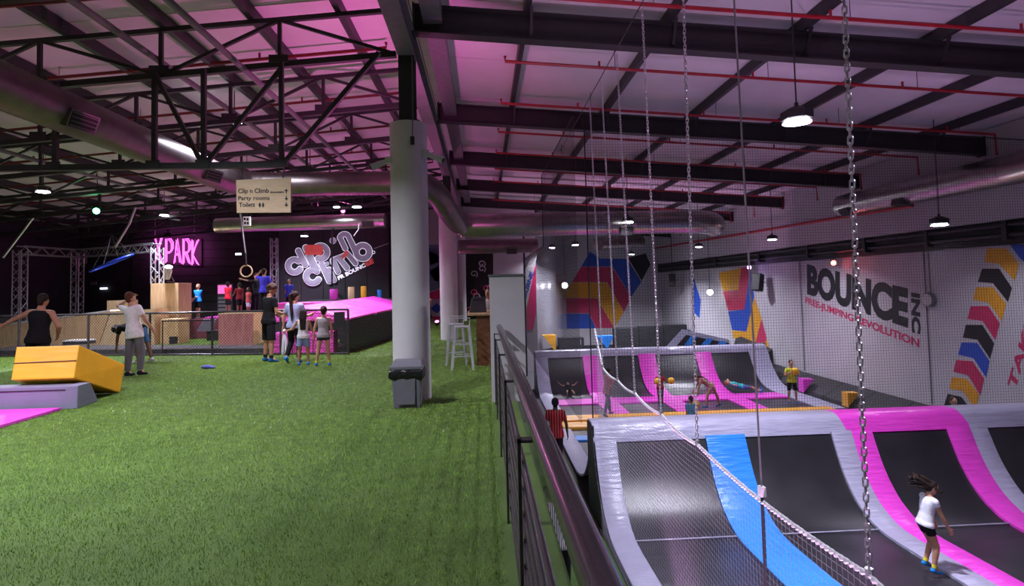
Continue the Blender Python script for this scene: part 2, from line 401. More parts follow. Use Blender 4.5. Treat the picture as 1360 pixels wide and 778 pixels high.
# lattice trusses on the left
def lattice(y):
    t = thing('roof_truss', 'dark lattice truss spanning from the ridge girder over the turf', 'truss', (XG, y, 5.3), group='lattice trusses above the turf')
    x0, x1 = -1.3, -17.6
    top = lambda x: zr(x) - 0.26; bot = lambda x: zr(x) - 0.98
    MB().bar((x0, y, top(x0)), (x1, y, top(x1)), 0.07, 0.07).build('top_chord', M_steel, t)
    MB().bar((x0, y, bot(x0)), (x1, y, bot(x1)), 0.09, 0.09).build('bottom_chord', M_steel, t)
    n = 9; xs = [x0 + (x1 - x0) * i / n for i in range(n + 1)]
    for i, x in enumerate(xs[1:], 1):
        MB().bar((x, y, bot(x)), (x, y, top(x)), 0.055, 0.055, up=(0, 1, 0)).build('post', M_steel, t)
        MB().bar((x, y - .06, bot(x) + .02), (x, y - .06, bot(x) + .14), 0.3, 0.02, up=(0, 1, 0)).build('gusset_plate', M_steel, t)
        xm = (x + xs[i-1]) / 2
        a, b = (xs[i-1], x) if i % 2 else (x, xs[i-1])
        MB().bar((a, y, bot(a)), (b, y, top(b)), 0.05, 0.05).build('diagonal', M_steel, t)
    return t
tr0 = lattice(9.0)
for k in range(-3, 8):
    if k == 0: continue
    clone(tr0, (0, 2.45 * k, 0))
def deep_truss(y, label, z0, xs, tie):
    t = thing('deep_truss', label, 'truss', (-10, y, z0))
    top = lambda x: zr(x) - 0.98
    MB().bar((-17.8, y, z0), (xs[0] + .03, y, z0 + .02), 0.09, 0.09).build('bottom_chord', M_steel, t)
    for i, x in enumerate(xs):
        MB().bar((x, y, z0), (x, y, top(x)), 0.065, 0.065, up=(0, 1, 0)).build('post', M_steel, t)
        if i and not xs[i] < -6 < xs[i-1] + 1.2: MB().bar((xs[i] if i % 2 else xs[i-1], y, z0), (xs[i-1] if i % 2 else xs[i], y, top(xs[i])), 0.06, 0.06).build('diagonal', M_steel, t)
        MB().bar((x, y - .05, z0 - .02), (x, y - .05, z0 + .1), 0.2, 0.02, up=(0, 1, 0)).build('gusset_plate', M_steel, t)
    MB().bar((xs[0], y, z0), (tie, y, top(tie)), 0.07, 0.07).build('diagonal', M_steel, t)
deep_truss(8.88, 'deep dark truss with a level bottom chord carrying the wooden sign', 3.62, [-3.05, -4.22, -4.95, -6.4, -7.5, -8.9, -10.4, -12.0, -13.6, -15.2, -16.8], -1.55)
deep_truss(21.4, 'deep dark truss with a level bottom chord above the neon letters', 4.72, [-4.75, -6.3, -7.5, -9.3, -11.0, -12.8, -14.6, -16.4], -2.1)
for x, z, r, lb in ((-3.6, 5.12, 0.045, 'thin grey conduit slung below the trusses, nearer the columns'), (-5.0, 5.35, 0.05, 'grey conduit slung below the trusses, nearer the big duct'), (-10.4, 4.9, 0.05, 'thin grey conduit under the dark part of the roof')):
    MB().tube([(x, -2, z), (x, 22, z)], r, 8).build('conduit', M_girder, smooth=50, label=lb, cat='conduit')

# sprinkler pipes
for k in range(-2, 12):
    y = 8.05 + 2.45 * k
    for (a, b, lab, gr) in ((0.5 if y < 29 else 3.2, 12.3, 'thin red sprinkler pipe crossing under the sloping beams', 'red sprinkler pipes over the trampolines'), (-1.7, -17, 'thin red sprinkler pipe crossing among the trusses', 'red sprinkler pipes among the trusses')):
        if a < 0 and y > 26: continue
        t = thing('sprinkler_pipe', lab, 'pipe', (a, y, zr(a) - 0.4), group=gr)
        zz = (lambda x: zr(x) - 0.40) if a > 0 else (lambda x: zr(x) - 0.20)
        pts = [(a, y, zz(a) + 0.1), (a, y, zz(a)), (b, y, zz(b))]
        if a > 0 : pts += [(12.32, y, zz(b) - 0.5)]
        MB().tube(pts, 0.03, 6).build('pipe', M_redpipe if a > 0 else M_reddark, t, smooth=50)
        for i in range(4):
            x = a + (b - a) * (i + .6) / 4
            MB().tube([(x, y, zz(x)), (x, y, zz(x) + 0.12)], 0.022, 6).build('sprinkler_head', M_redpipe if a > 0 else M_reddark, t)
            MB().tube([(x + .3, y, zz(x + .3) + .02), (x + .3, y, zr(x + .3) - .002)], 0.006, 5).build('hanger_rod', M_steel, t)
MB().tube([(12.55, 16, 3.75), (12.55, 41, 4.15)], 0.06, 8).build('red_main', M_redpipe, smooth=50, label='thick red sprinkler main along the white bulkhead', cat='pipe')

# ------------------------------------------------------------------ columns
def column(y, label, r=0.29, h=4.27):
    t = thing('round_column', label, 'column', (XG, y, 0))
    MB().lathe([(r, 0), (r, h), (r - .01, h + .005)], (XG, y, 0), 32).build('shaft', M_column, t, smooth=40)
    MB().ibeam((XG, y, h), (XG, y + .0001, 5.36), 0.24, 0.24, 0.02, 0.02) if False else None
    p = MB().box((XG - .125, y - .125, h), (XG + .125, y - .10, 5.35)).box((XG - .125, y + .10, h), (XG + .125, y + .125, 5.35)).box((XG - .012, y - .1, h), (XG + .012, y + .1, 5.35))
    p.build('steel_post', M_steel, t)
    MB().box((XG - .2, y - .2, h), (XG + .2, y + .2, h + .02)).build('base_plate', M_steel, t)
    return t
column(9.0, 'round pale column with two security cameras, behind the grey bin')
column(18.8, 'round pale column standing on open turf, second along the girder')
column(28.6, 'round pale column farthest along the girder, near the chalkboard wall', 0.27)
for s, lab in ((-1, 'white security camera on the column, turned to the trusses'), (1, 'white security camera on the column, turned to the beams')):
    t = thing('security_camera', lab, 'camera', (XG + s * 0.3, 8.9, 3.75))
    c = Vector((XG + s * 0.29, 8.86, 3.78 - (0.1 if s < 0 else 0)))
    MB().box(c - Vector((.05, .05, .05)), c + Vector((.05, .05, .05))).build('bracket', M_column, t, bevel=.008)
    d = Vector((s * 0.26, -0.06, -0.12))
    MB().tube([c, c + d * .4, c + d * .4 + Vector((0,0,-.001))*0 + d * .6], [.035, .045, .055], 12).build('body', M_white, t, smooth=40)
    MB().tube([c + d, c + d * 1.06], [.04, .036], 12).build('lens', M_black, t)
t = thing('cable_chain', 'thin grey cable hanging down the steel post above the camera column', 'cable', (XG + .1, 8.68, 3.9))
MB().tube([(XG + .1, 8.8, 5.3), (XG + .11, 8.70, 4.3), (XG + .1, 8.69, 4.0)], 0.008, 6).build('wire', M_girder, t)
MB().box((XG + .07, 8.66, 3.88), (XG + .13, 8.71, 4.0)).build('junction', M_black, t)

# ------------------------------------------------------------------ ducts
def spiral(name, label, pts, r, vents=(), seam=0.12, metal=None):
    metal = metal or M_duct
    """spiral-wound duct: shallow ridge every `seam` metres along the path"""
    t = thing(name, label, 'duct', pts[0])
    P = [Vector(p) for p in pts]; L = [0]
    for a, b in zip(P, P[1:]): L.append(L[-1] + (b - a).length)
    q = []; rr = []; n = int(L[-1] / (seam / 2))
    for i in range(n + 1):
        s = L[-1] * i / n; k = max(j for j in range(len(L)) if L[j] <= s + 1e-6); k = min(k, len(P) - 2)
        q.append(P[k].lerp(P[k+1], (s - L[k]) / (L[k+1] - L[k]))); rr.append(r * (1.0 if i % 2 else 0.962))
    MB().tube(q, rr, 28).build('spiral_tube', metal, t, smooth=60)
    for p, nr in vents:
        p = Vector(p); nr = Vector(nr).normalized(); ax = (P[-1] - P[0]).normalized(); sd = nr.cross(ax).normalized()
        def ring(hw, hl, d): return [p + nr * d + sd * x * hw + ax * y * hl for x, y in ((-1,-1),(1,-1),(1,1),(-1,1))]
        v = MB().hexa(ring(.13, .22, -.12) + ring(.13, .22, .10)).build('vent_collar', M_duct, t)
        MB().hexa(ring(.11, .20, .09) + ring(.11, .20, .103)).build('vent_opening', M_black, v)
        for j in range(4): 
            o = p + sd * (-.09 + .06 * j)
            MB().bar(o + nr * .106 - ax * .19, o + nr * .106 + ax * .19, .012, .02, up=nr).build('louvre', M_duct, v)
    return t
def bend(a, c, b, n=8):
    a, c, b = Vector(a), Vector(c), Vector(b)
    return [(a * (1-t)**2 + c * 2*t*(1-t) + b * t*t) for t in [i / n for i in range(n + 1)]]
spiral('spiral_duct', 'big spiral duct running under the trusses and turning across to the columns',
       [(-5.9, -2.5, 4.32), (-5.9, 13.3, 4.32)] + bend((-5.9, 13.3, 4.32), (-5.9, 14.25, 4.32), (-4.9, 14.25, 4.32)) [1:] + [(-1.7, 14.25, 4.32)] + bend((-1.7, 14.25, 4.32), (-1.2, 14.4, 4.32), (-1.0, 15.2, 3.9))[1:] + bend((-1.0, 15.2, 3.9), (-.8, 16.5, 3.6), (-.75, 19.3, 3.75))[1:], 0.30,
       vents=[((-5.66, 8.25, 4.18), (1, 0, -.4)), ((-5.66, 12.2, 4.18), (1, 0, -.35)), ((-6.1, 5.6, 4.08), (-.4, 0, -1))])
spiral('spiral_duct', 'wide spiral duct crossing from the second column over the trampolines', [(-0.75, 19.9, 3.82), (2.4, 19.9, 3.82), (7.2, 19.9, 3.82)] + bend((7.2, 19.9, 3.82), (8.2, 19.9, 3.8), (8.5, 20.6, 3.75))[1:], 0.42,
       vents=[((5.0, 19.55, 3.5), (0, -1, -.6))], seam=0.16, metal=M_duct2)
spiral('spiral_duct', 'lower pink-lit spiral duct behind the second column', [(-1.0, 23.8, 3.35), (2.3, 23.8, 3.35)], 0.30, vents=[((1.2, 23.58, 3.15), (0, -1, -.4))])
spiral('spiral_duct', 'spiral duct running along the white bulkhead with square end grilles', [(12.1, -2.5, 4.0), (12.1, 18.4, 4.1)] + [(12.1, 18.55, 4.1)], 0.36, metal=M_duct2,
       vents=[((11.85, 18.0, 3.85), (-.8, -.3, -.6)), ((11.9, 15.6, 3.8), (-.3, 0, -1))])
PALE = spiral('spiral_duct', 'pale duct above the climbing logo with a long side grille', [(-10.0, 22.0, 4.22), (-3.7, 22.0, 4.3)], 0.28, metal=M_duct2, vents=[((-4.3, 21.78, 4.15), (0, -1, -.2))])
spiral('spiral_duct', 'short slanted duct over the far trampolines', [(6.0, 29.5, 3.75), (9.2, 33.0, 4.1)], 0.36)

# ------------------------------------------------------------------ lamps
def high_bay(x, y, z, pw, colr, label, group, s=1.0):
    t = thing('pendant_lamp', label, 'lamp', (x, y, z), group=group)
    a = math.pi / 6
    MB().lathe([(.15*s, 0), (.225*s, .05*s), (.225*s, .17*s), (.06*s, .24*s)], (x, y, z), 6, a).build('housing', M_steel, t, bevel=.006)
    MB().lathe([(.14*s, 0), (.20*s, .012), (.20*s, .014)], (x, y, z - .016), 24).build('lens', M_lamp, t)
    MB().tube([(x, y, z + .24*s), (x, y, zr(x) - .05)], .011, 6).build('drop_rod', M_steel, t)
    MB().tube([(x, y, z + .22*s), (x, y, z + .3*s)], .028, 8).build('hook', M_steel, t)
    l = bpy.data.lights.new('lamp_light', 'AREA'); l.shape = 'DISK'; l.size = .36*s; l.energy = pw; l.color = colr; l.spread = R(138)
    o = bpy.data.objects.new('lamp_light', l); COL.objects.link(o); o.parent = t; o.location = (0, 0, -.03)
LL = ['black hexagonal pendant lamp hanging alone over the near trampolines', 'bright pendant lamp in front of the pink-lit trusses', 'bright pendant lamp over the dark corner beside the neon sign',
      'small pendant lamp above the neon letters', 'pendant lamp beside the hanging wooden sign', 'pendant lamp above the climbing logo, brighter of two', 'small dim pendant lamp above the climbing logo',
      'pendant lamp hanging low in front of the black climbing wall', 'pendant lamp hanging below the ledge of the white bulkhead', 'pendant lamp beside the red spotlight over the trampolines',
      'small pendant lamp over the far right trampolines', 'pendant lamp hung against the wide crossing duct', 'pendant lamp by the glossy curved wall', 'pendant lamp above the glossy curved wall, next to another', 'pendant lamp in front of the painted back wall',
      'pendant lamp of the near row over the trampolines', 'pendant lamp over the near turf beside the ridge girder', 'pendant lamp over the turf beyond the big duct', 'pendant lamp over the start of the turf']
for (x, y, z, pw, c, sz), lb in zip(LAMPS, LL): high_bay(x, y, z, pw, c, lb, 'pendant lamps', sz)

def flood(name, x, y, z, aim, pw, colr, ang, label, lens_s=6, hang=None):
    t = thing(name, label, 'light', (x, y, z))
    d = (Vector(aim) - Vector((x, y, z))).normalized(); p = Vector((x, y, z))
    MB().tube([p - d * .16, p - d * .10, p], [.05, .09, .10], 14).build('can', M_black, t, smooth=40)
    MB().tube([p, p + d * .012], .088, 14).build('lens', glow('flood_%.2f_%.2f_%.2f' % tuple(colr), colr, lens_s), t)
    sd = d.orthogonal().normalized()
    MB().tube([p - d*.06 + sd * .11, p - d * .2 + sd * .11, p - d * .2 - sd * .11, p - d*.06 - sd * .11], .01, 6).build('yoke', M_black, t)
    MB().tube([p - d * .2, hang] if hang else [p - d * .2, (p.x, p.y, 5.0 if p.y > 24 else zr(p.x) - .2)] if p.z > 3.6 else ([p - d * .2, (p.x, p.y - .14, p.z - .1)] if p.z > 3 else [p - d * .2, (p.x, p.y, {1.1: .8, .25: 0}.get(round(p.z, 2), LOW) if p.z < 2 else p.z)]), .012, 6).build('stem', M_black, t)
    if pw:
        l = bpy.data.lights.new('flood_light', 'SPOT'); l.energy = pw; l.color = colr; l.spot_size = R(ang); l.spot_blend = .6; l.shadow_soft_size = .09
        o = bpy.data.objects.new('flood_light', l); COL.objects.link(o); o.parent = t; o.location = d * .03
        o.rotation_euler = d.to_track_quat('-Z', 'Y').to_euler()
FL = ['black flood light on the back of the camera column throwing pink on the trusses', 'black flood light on top of the climbing wall throwing pink on the trusses', 'black flood light on the turf beyond the columns throwing pink up',
      'black flood light behind the near ramp, below its blue strip', 'black flood light behind the near ramp, below its pink pads', 'black flood light behind the near ramp, by the white wall',
      'black flood light on the lower turf strip, below the start of the guard rail', 'black flood light on the lower turf strip, below the middle of the guard rail',
      'black flood light behind the far court throwing rose light up', 'black flood light behind the far court throwing mauve light up']
for q, lb in zip(ADDED_FLOODS, FL): flood('flood_light', *q, lb)
g = WY(128, 280, 17.5); flood('flood_light', g.x, g.y, g.z, (g.x + 1.5, 12, 2.0), 30, GREEN, 90, 'green spotlight shining out of the dark corner', 40, (g.x, g.y, zr(g.x) - .03))
g = WX(1107, 349, 12.9); flood('flood_light', g.x, g.y, g.z, (g.x - 1.5, g.y - 5, 1.2), 30, RED, 90, 'red spotlight above the painted wordmark', 30, (13.02, g.y, 2.6))
g = WX(995, 355, 12.8); flood('flood_light', g.x, g.y, g.z, (g.x - 3, g.y - 8, 1.0), 30, VIOLET, 90, 'violet spotlight over the coloured wall triangle', 40, (13.02, g.y, 2.6))

# ------------------------------------------------------------------ railing, stub wall
t = thing('guard_rail', 'black metal guard rail with a round handrail along the turf edge', 'railing', (0.22, 4, 0))
MB().tube([(0.22, -1.6, 1.1), (0.22, 8.4, 1.1)], 0.042, 20).build('handrail', M_rail, t, smooth=50)
for y in (-0.6, 1.0, 2.6, 4.2, 5.8, 7.4, 8.3):
    MB().box((0.135, y - .03, 0), (0.15, y + .03, 1.02)).box((0.135, y - .03, 1.0), (0.23, y + .03, 1.012)).build('post', M_rail, t)
for k in range(8):
    z = 0.10 + 0.115 * k
    MB().tube([(0.165, -1.6, z), (0.165, 8.38, z)], 0.011, 8).build('rail_bar', M_rail, t, smooth=50)
t = thing('stub_wall', 'pale free-standing wall pier where the guard rail ends', 'wall', (0.34, 8.6, 0))
MB().box((0.09, 8.48, 0), (0.60, 8.72, 1.84)).build('pier', M_column, t)
MB().box((0.075, 8.465, 1.84), (0.615, 8.735, 1.87)).build('capping', M_girder, t)
# ------------------------------------------------------------------ trampoline courts
def prof_strip(name, m, parent, x0, x1, prof, lift=0.0, th=0.05, nx=3, sag=0.0, label=None):
    """strip of bed or pad following a (y, z) profile between x0 and x1"""
    rows = []
    for i, (y, z) in enumerate(prof):
        a = prof[max(i-1, 0)]; b = prof[min(i+1, len(prof)-1)]
        d = Vector((0, b[0]-a[0], b[1]-a[1])).normalized(); n = Vector((0, -d.z, d.y))
        if n.z < 0: n = -n
        row = []
        for j in range(nx):
            q = j / (nx - 1); puff = lift + sag * math.sin(math.pi * q)
            row.append(Vector((x0 + (x1 - x0) * q, y, z)) + n * puff)
        rows.append(row)
    return MB().sheet(rows, th, (0, 0.35, -1)).build(name, m, parent, smooth=50, label=label)
def resample(pr, n):
    P = [Vector((0, *p)) for p in pr]; out = []
    m = len(P) - 1
    for i in range(n + 1):
        u = i / n * m; k = min(int(u), m - 1); f = u - k
        p0, p1, p2, p3 = P[max(k-1, 0)], P[k], P[k+1], P[min(k+2, m)]
        q = 0.5 * ((2*p1) + (p2-p0)*f + (2*p0-5*p1+4*p2-p3)*f*f + (3*p1-p0-3*p2+p3)*f**3)
        out.append((q.y, q.z))
    return out
def clip(pr, y0, y1): return [p for p in pr if y0 - 1e-6 <= p[0] <= y1 + 1e-6]

# near court
NP = resample([(11.25, -1.36), (10.95, -1.98), (10.62, -2.40), (10.30, -2.63), (9.95, -2.76), (9.5, -2.8)], 30)
NF = [(9.5, -2.8), (8.5, -2.8), (7.5, -2.8), (6.2, -2.8), (4.8, -2.8)]
nc = thing('trampoline_court', 'near trampoline court with black beds curving up to a padded top edge', 'trampoline', (7.2, 8, LOW))
for x0, x1 in ((2.5, 4.32), (5.07, 6.87), (7.66, 9.27), (10.06, 12.2)):
    b = prof_strip('ramp_bed', M_bed, nc, x0 - .04, x1 + .04, NP[1:])
    MB().tube([(x0, 9.93, -2.735), (x1, 9.93, -2.735)], .012, 6).build('seam', V_grey, b)
    prof_strip('floor_bed', M_bed, nc, x0 - .04, x1 + .04, NF)
    for xx in (x0, x1):
        MB().tube([(xx, y, z + .035) for y, z in NP[2:]], .012, 5).build('edge_piping', V_grey, b)
for x0, x1, m in ((2.10, 2.52, V_grey), (4.30, 5.09, V_blue), (6.85, 7.26, V_grey), (7.26, 7.68, V_pink), (9.25, 9.72, V_pink), (9.72, 10.08, V_grey), (12.18, 12.9, V_grey)):
    prof_strip('edge_pad', m, nc, x0, x1, NP, lift=.045, th=.06, nx=5, sag=.025)
    prof_strip('floor_pad', m, nc, x0, x1, NF, lift=.045, th=.06, nx=5, sag=.025)
for xa, xb, xa2, xb2, m in ((2.08, 7.08, 2.08, 7.20, V_grey), (7.08, 9.62, 7.20, 9.78, V_pink), (9.62, 12.9, 9.78, 12.9, V_grey)):
    pr = [(11.22, -1.40), (11.26, -1.28), (11.31, -1.16), (11.37, -1.07), (11.46, -1.04), (11.75, -1.05), (11.8, -1.12)]
    n = max(4, int((xb - xa) / .12)); rows = []
    for i, (y, z) in enumerate(pr):
        f = 1 - min(1, i / 3)
        a = xa + (xa2 - xa) * f; b = xb + (xb2 - xb) * f
        rows.append([Vector((a + (b - a) * j / n, y - .004*math.sin(j*1.9), z)) for j in range(n + 1)])
    MB().sheet(rows, .06, (0, .7, -.7)).build('top_pad', m, nc, smooth=50)
MB().prism([(2.1, y, z) for y, z in NP] + [(2.1, 9.5, LOW), (2.1, 11.85, LOW), (2.1, 11.85, -1.1), (2.1, 11.25, -1.1)], (-1, 0, 0), .03).build('side_panel', V_black, nc)
MB().box((2.1, 11.80, LOW), (12.9, 11.85, -1.12)).build('back_panel', V_black, nc)

# middle court, mostly hidden behind the near ramp
mc = thing('trampoline_court', 'sunken middle trampoline court between the near ramp and the orange bar', 'trampoline', (7.2, 15, LOW))
MP = resample([(11.95, -1.75), (12.3, -2.2), (12.8, -2.55), (13.6, -2.76), (14.4, -2.79)], 14)
for x0, x1 in ((2.55, 4.3), (5.0, 6.9), (7.6, 9.3), (10.0, 11.92)):
    prof_strip('floor_bed', M_bed, mc, x0, x1, [(14.4, -2.79), (16.4, -2.79), (17.7, -2.79)])
    prof_strip('ramp_bed', M_bed, mc, x0, x1, MP)
for x0, x1, m in ((2.12, 2.58, V_grey), (4.28, 5.02, V_blue), (6.88, 7.62, V_grey), (9.28, 10.02, V_blue), (11.9, 12.28, V_grey)):
    prof_strip('floor_pad', m, mc, x0, x1, [(14.4, -2.79), (16.4, -2.79), (17.7, -2.79)], lift=.045, th=.06, nx=5, sag=.02)
    prof_strip('edge_pad', m, mc, x0, x1, MP, lift=.045, th=.06, nx=5, sag=.02)
MB().box((2.55, 16.4, -2.8), (12.2, 16.9, -2.74)).build('cross_pad', V_blue, mc, bevel=.02)

# far court
fc = thing('trampoline_court', 'far dodgeball trampoline court with pink strips and grey top edge', 'trampoline', (7.2, 21, LOW))
FP = resample([(24.55, -1.40), (24.2, -1.95), (23.85, -2.35), (23.45, -2.62), (22.9, -2.76), (22.2, -2.8)], 24)
FBX = ((2.65, 4.19), (4.9, 6.6), (7.3, 9.1), (9.75, 11.48))
for x0, x1 in FBX:
    b = prof_strip('ramp_bed', M_bed, fc, x0 - .03, x1 + .03, FP[1:])
    for xx in (x0, x1): MB().tube([(xx, y, z + .03) for y, z in FP[2:]], .014, 5).build('edge_piping', V_grey, b)
    prof_strip('floor_bed', M_bed, fc, x0 - .03, x1 + .03, [(21.35, -2.8), (20.3, -2.8), (19.15, -2.8)])
for x0, x1, m in ((2.15, 2.67, V_grey), (4.17, 4.92, V_pink), (6.58, 7.32, V_pink), (9.08, 9.77, V_pink), (11.46, 12.3, V_grey)):
    prof_strip('edge_pad', m, fc, x0, x1, FP, lift=.045, th=.06, nx=5, sag=.02)
    prof_strip('floor_pad', m, fc, x0, x1, [(22.2, -2.8), (20.3, -2.8), (19.1, -2.8)], lift=.045, th=.06, nx=5, sag=.02)
for x0, x1 in FBX:
    MB().box((x0, 21.3, -2.83), (x1, 22.25, -2.75)).build('cross_pad', V_pink, fc, bevel=.015)
rows = []
for y, z in ((24.53, -1.44), (24.56, -1.3), (24.64, -1.18), (24.8, -1.14), (25.05, -1.15)):
    rows.append([Vector((2.15 + (12.3 - 2.15) * j / 60, y - .004 * math.sin(j * 1.7), z)) for j in range(61)])
MB().sheet(rows, .06, (0, .7, -.7)).build('top_pad', V_grey, fc, smooth=50)
MB().box((2.15, 25.05, LOW), (12.3, 25.1, -1.2)).build('back_panel', V_black, fc)
MB().prism([(2.15, y, z) for y, z in FP] + [(2.15, 22.2, LOW), (2.15, 25.1, LOW), (2.15, 25.1, -1.2), (2.15, 24.56, -1.2)], (-1, 0, 0), .03).build('side_panel', V_black, fc)
for k, (y0, y1, z1) in enumerate(((18.42, 19.1, -2.64), (17.75, 18.42, -2.70))):
    MB().box((2.35, y0, LOW), (11.6, y1, z1)).build('front_bar', V_orange, fc, bevel=.04)

# black padded slope under the right wall
sp = thing('padded_slope', 'black padded slope along the foot of the white wall', 'pad', (12.8, 20, LOW))
for k in range(8):
    y0 = 12.0 + 1.72 * k; y1 = y0 + 1.70
    MB().hexa([(12.32, y0, LOW), (13.19, y0, LOW), (13.19, y1, LOW), (12.32, y1, LOW), (12.38, y0, -2.62), (13.19, y0, -2.16), (13.19, y1, -2.16), (12.38, y1, -2.62)]).build('pad_block', V_black, sp, bevel=.01)
MB().hexa([(12.36, 25.8, LOW), (13.19, 25.8, LOW), (13.19, 29, LOW), (12.36, 29, LOW), (12.9, 25.8, -1.7), (13.19, 25.8, -1.5), (13.19, 29, -1.2), (12.9, 29, -1.3)]).build('pad_block', V_black, sp, bevel=.01)
def foam_wedge(px, py, x, s, m, lab):
    p = WX(px, py, x)
    MB().prism([p + Vector((-s*.5, 0, s*.55)), p + Vector((s*.55, 0, s*.5)), p + Vector((-s*.5, 0, -s*.7))], (0, 1, 0), .35).build('foam_wedge', m, bevel=.01, label=lab, cat='foam wedge')
foam_wedge(1074, 511, 12.45, .42, V_pink, 'pink foam wedge stuck on the black padded slope')
foam_wedge(1134, 530, 12.45, .40, V_orange, 'orange foam wedge stuck on the black padded slope')
g = WY(730, 456, 31.0)
MB().prism([g + Vector((-.35, 0, .45)), g + Vector((.35, 0, .45)), g + Vector((.35, 0, -.5))], (0, 1, 0), .5).build('foam_wedge', V_orange, label='orange foam wedge before the glossy curved wall', cat='foam wedge')
g = WY(803, 456, 31.0)
MB().prism([g + Vector((-.4, 0, .4)), g + Vector((.5, 0, .4)), g + Vector((.15, 0, -.3))], (0, 1, 0), .5).build('foam_wedge', V_blue, label='blue foam wedge behind the far trampolines', cat='foam wedge')

# far back: low black wall, dark cabinet, second ramp with blue strips
bl = thing('foam_barrier', 'long low black padded barrier behind the far court', 'barrier', (7, 33, LOW))
for k, (x0, x1) in enumerate(((8.2, 9.8), (9.8, 11.4), (11.4, 12.9))):
    MB().box((x0 + .01, 36, LOW), (x1 - .01, 36.6, (-1.15, -1.1, -1.05)[k])).build('pad_block', V_black, bl, bevel=.03)
k = thing('dark_locker', 'dark cabinet standing behind the far court top edge', 'cabinet', (4.6, 33, LOW))
a = WY(742, 449, 33); b = WY(776, 466, 33)
MB().box((a.x, 33, LOW), (b.x, 33.6, a.z)).build('body', M_black, k, bevel=.02)
MB().box((a.x + .1, 32.98, LOW + .2), (b.x - .1, 33.0, a.z - .12)).build('door', M_steel, k)
MB().tube([(b.x - .2, 32.94, -1.5), (b.x - .2, 32.94, -1.8)], .02, 6).build('handle', M_alu, k)
rc = thing('ramp_trampoline', 'tilted far ramp with grey frame and blue strips', 'trampoline', (11, 33, LOW))
def RP(px, py): 
    return WY(px, py, 30.5)
q = [RP(884, 461), RP(906, 437), RP(992, 456), RP(996, 464)]
MB().prism(q, (0, 1, -.4), .15).build('frame_pad', V_grey, rc)
MB().prism([v + Vector((0, -.03, .02)) for v in (RP(898, 460), RP(911, 445), RP(968, 456), RP(972, 461))], (0, 1, 0), .02).build('bed', M_bed, rc)
for a, b, c, d in (((909, 458), (918, 446), (925, 448), (917, 459)), ((930, 460), (939, 449), (946, 451), (940, 460)), ((952, 460), (955, 453), (963, 454), (964, 460))):
    MB().prism([RP(*v) + Vector((0, -.06, .02)) for v in (a, b, c, d)], (0, 1, 0), .04).build('strip_pad', V_blue, rc)

# ------------------------------------------------------------------ right wall paint
P_blk = mat('paint_black', (0.012, 0.012, 0.014), 0.6, var=.1); P_red = mat('paint_red', (0.56, 0.03, 0.11), 0.6, var=.08)
P_yel = mat('paint_yellow', (0.72, 0.34, 0.02), 0.6, var=.08); P_blu = mat('paint_blue', (0.02, 0.08, 0.48), 0.6, var=.08); P_pnk = mat('paint_pink', (0.86, 0.04, 0.19), 0.6, var=.08)
WXs = WALL_R - 0.002
def wl(name, s, p00, p10, p01, m, bold):
    lettering(name, s, WX(*p00, WXs), WX(*p10, WXs), WX(*p01, WXs), m, wall_right, bold, th=.006)
wl('painted_wordmark', 'BOUNCE', (1072, 391), (1206, 436), (1072, 350), P_blk, .055)
wl('painted_tagline', 'FREE-JUMPING REVOLUTION', (1070, 405), (1221, 465), (1070, 394), P_red, .03)
lettering('painted_suffix', 'INC', WX(1210, 388, WXs), WX(1211, 441, WXs), WX(1222, 390, WXs), P_blk, wall_right, .05)
lettering('painted_slogan', 'TAKE', WX(1348, 520, WXs), WX(1375, 425, WXs), WX(1338, 510, WXs), P_red, wall_right, .03)
def wpoly(name, pts, m, x=WXs, org=(1200, 310), sc=3.11):
    MB().prism([WX(org[0] + a / sc, org[1] + b / sc, x) for a, b in pts], (-1, 0, 0), .006).build(name, m, wall_right)
CH = [(P_blu, [(440,45),(500,45),(530,90),(515,130),(480,100)]),
      (P_yel, [(345,62),(425,62),(475,125),(460,195),(395,125),(335,118)]), (P_blk, [(325,145),(395,145),(448,225),(432,283),(370,205),(308,200)]),
      (P_yel, [(300,222),(370,222),(423,290),(407,362),(352,285),(288,275)]), (P_red, [(278,300),(350,300),(398,372),(380,440),(328,362),(265,352)]),
      (P_blk, [(258,377),(325,377),(375,455),(358,517),(305,438),(246,430)]), (P_blu, [(240,450),(305,452),(355,527),(342,595),(290,515),(226,500)]),
      (P_red, [(218,522),(285,527),(333,600),(318,668),(267,585),(206,570)]), (P_yel, [(200,592),(262,600),(313,665),(300,730),(245,650),(190,640)]),
      (P_blk, [(183,662),(240,675),(290,745),(280,800),(225,730),(166,715)])]
for m, p in CH: wpoly('painted_chevron', p, m)
for m, p in ((P_yel, [(55,120),(165,95),(150,205),(75,208)]), (P_red, [(75,210),(150,205),(165,95),(210,90),(180,300),(100,305)]), (P_blu, [(100,308),(180,300),(211,100),(228,235),(190,408),(120,400)]),
             (P_yel, [(120,402),(190,408),(230,240),(265,345),(235,460),(125,440)]), (P_red, [(235,462),(265,347),(290,440),(283,462)]),
             (P_yel, [(291,445),(322,560),(312,560),(284,464)]), (P_blk, [(235,464),(283,464),(312,560),(330,660),(295,660)])):
    wpoly('painted_facet', p, m, org=(940, 330), sc=3.7)
wpoly('painted_arrow', [(945,255),(975,355),(992,405),(985,505),(952,470)], P_blu, org=(690, 300), sc=4.12)
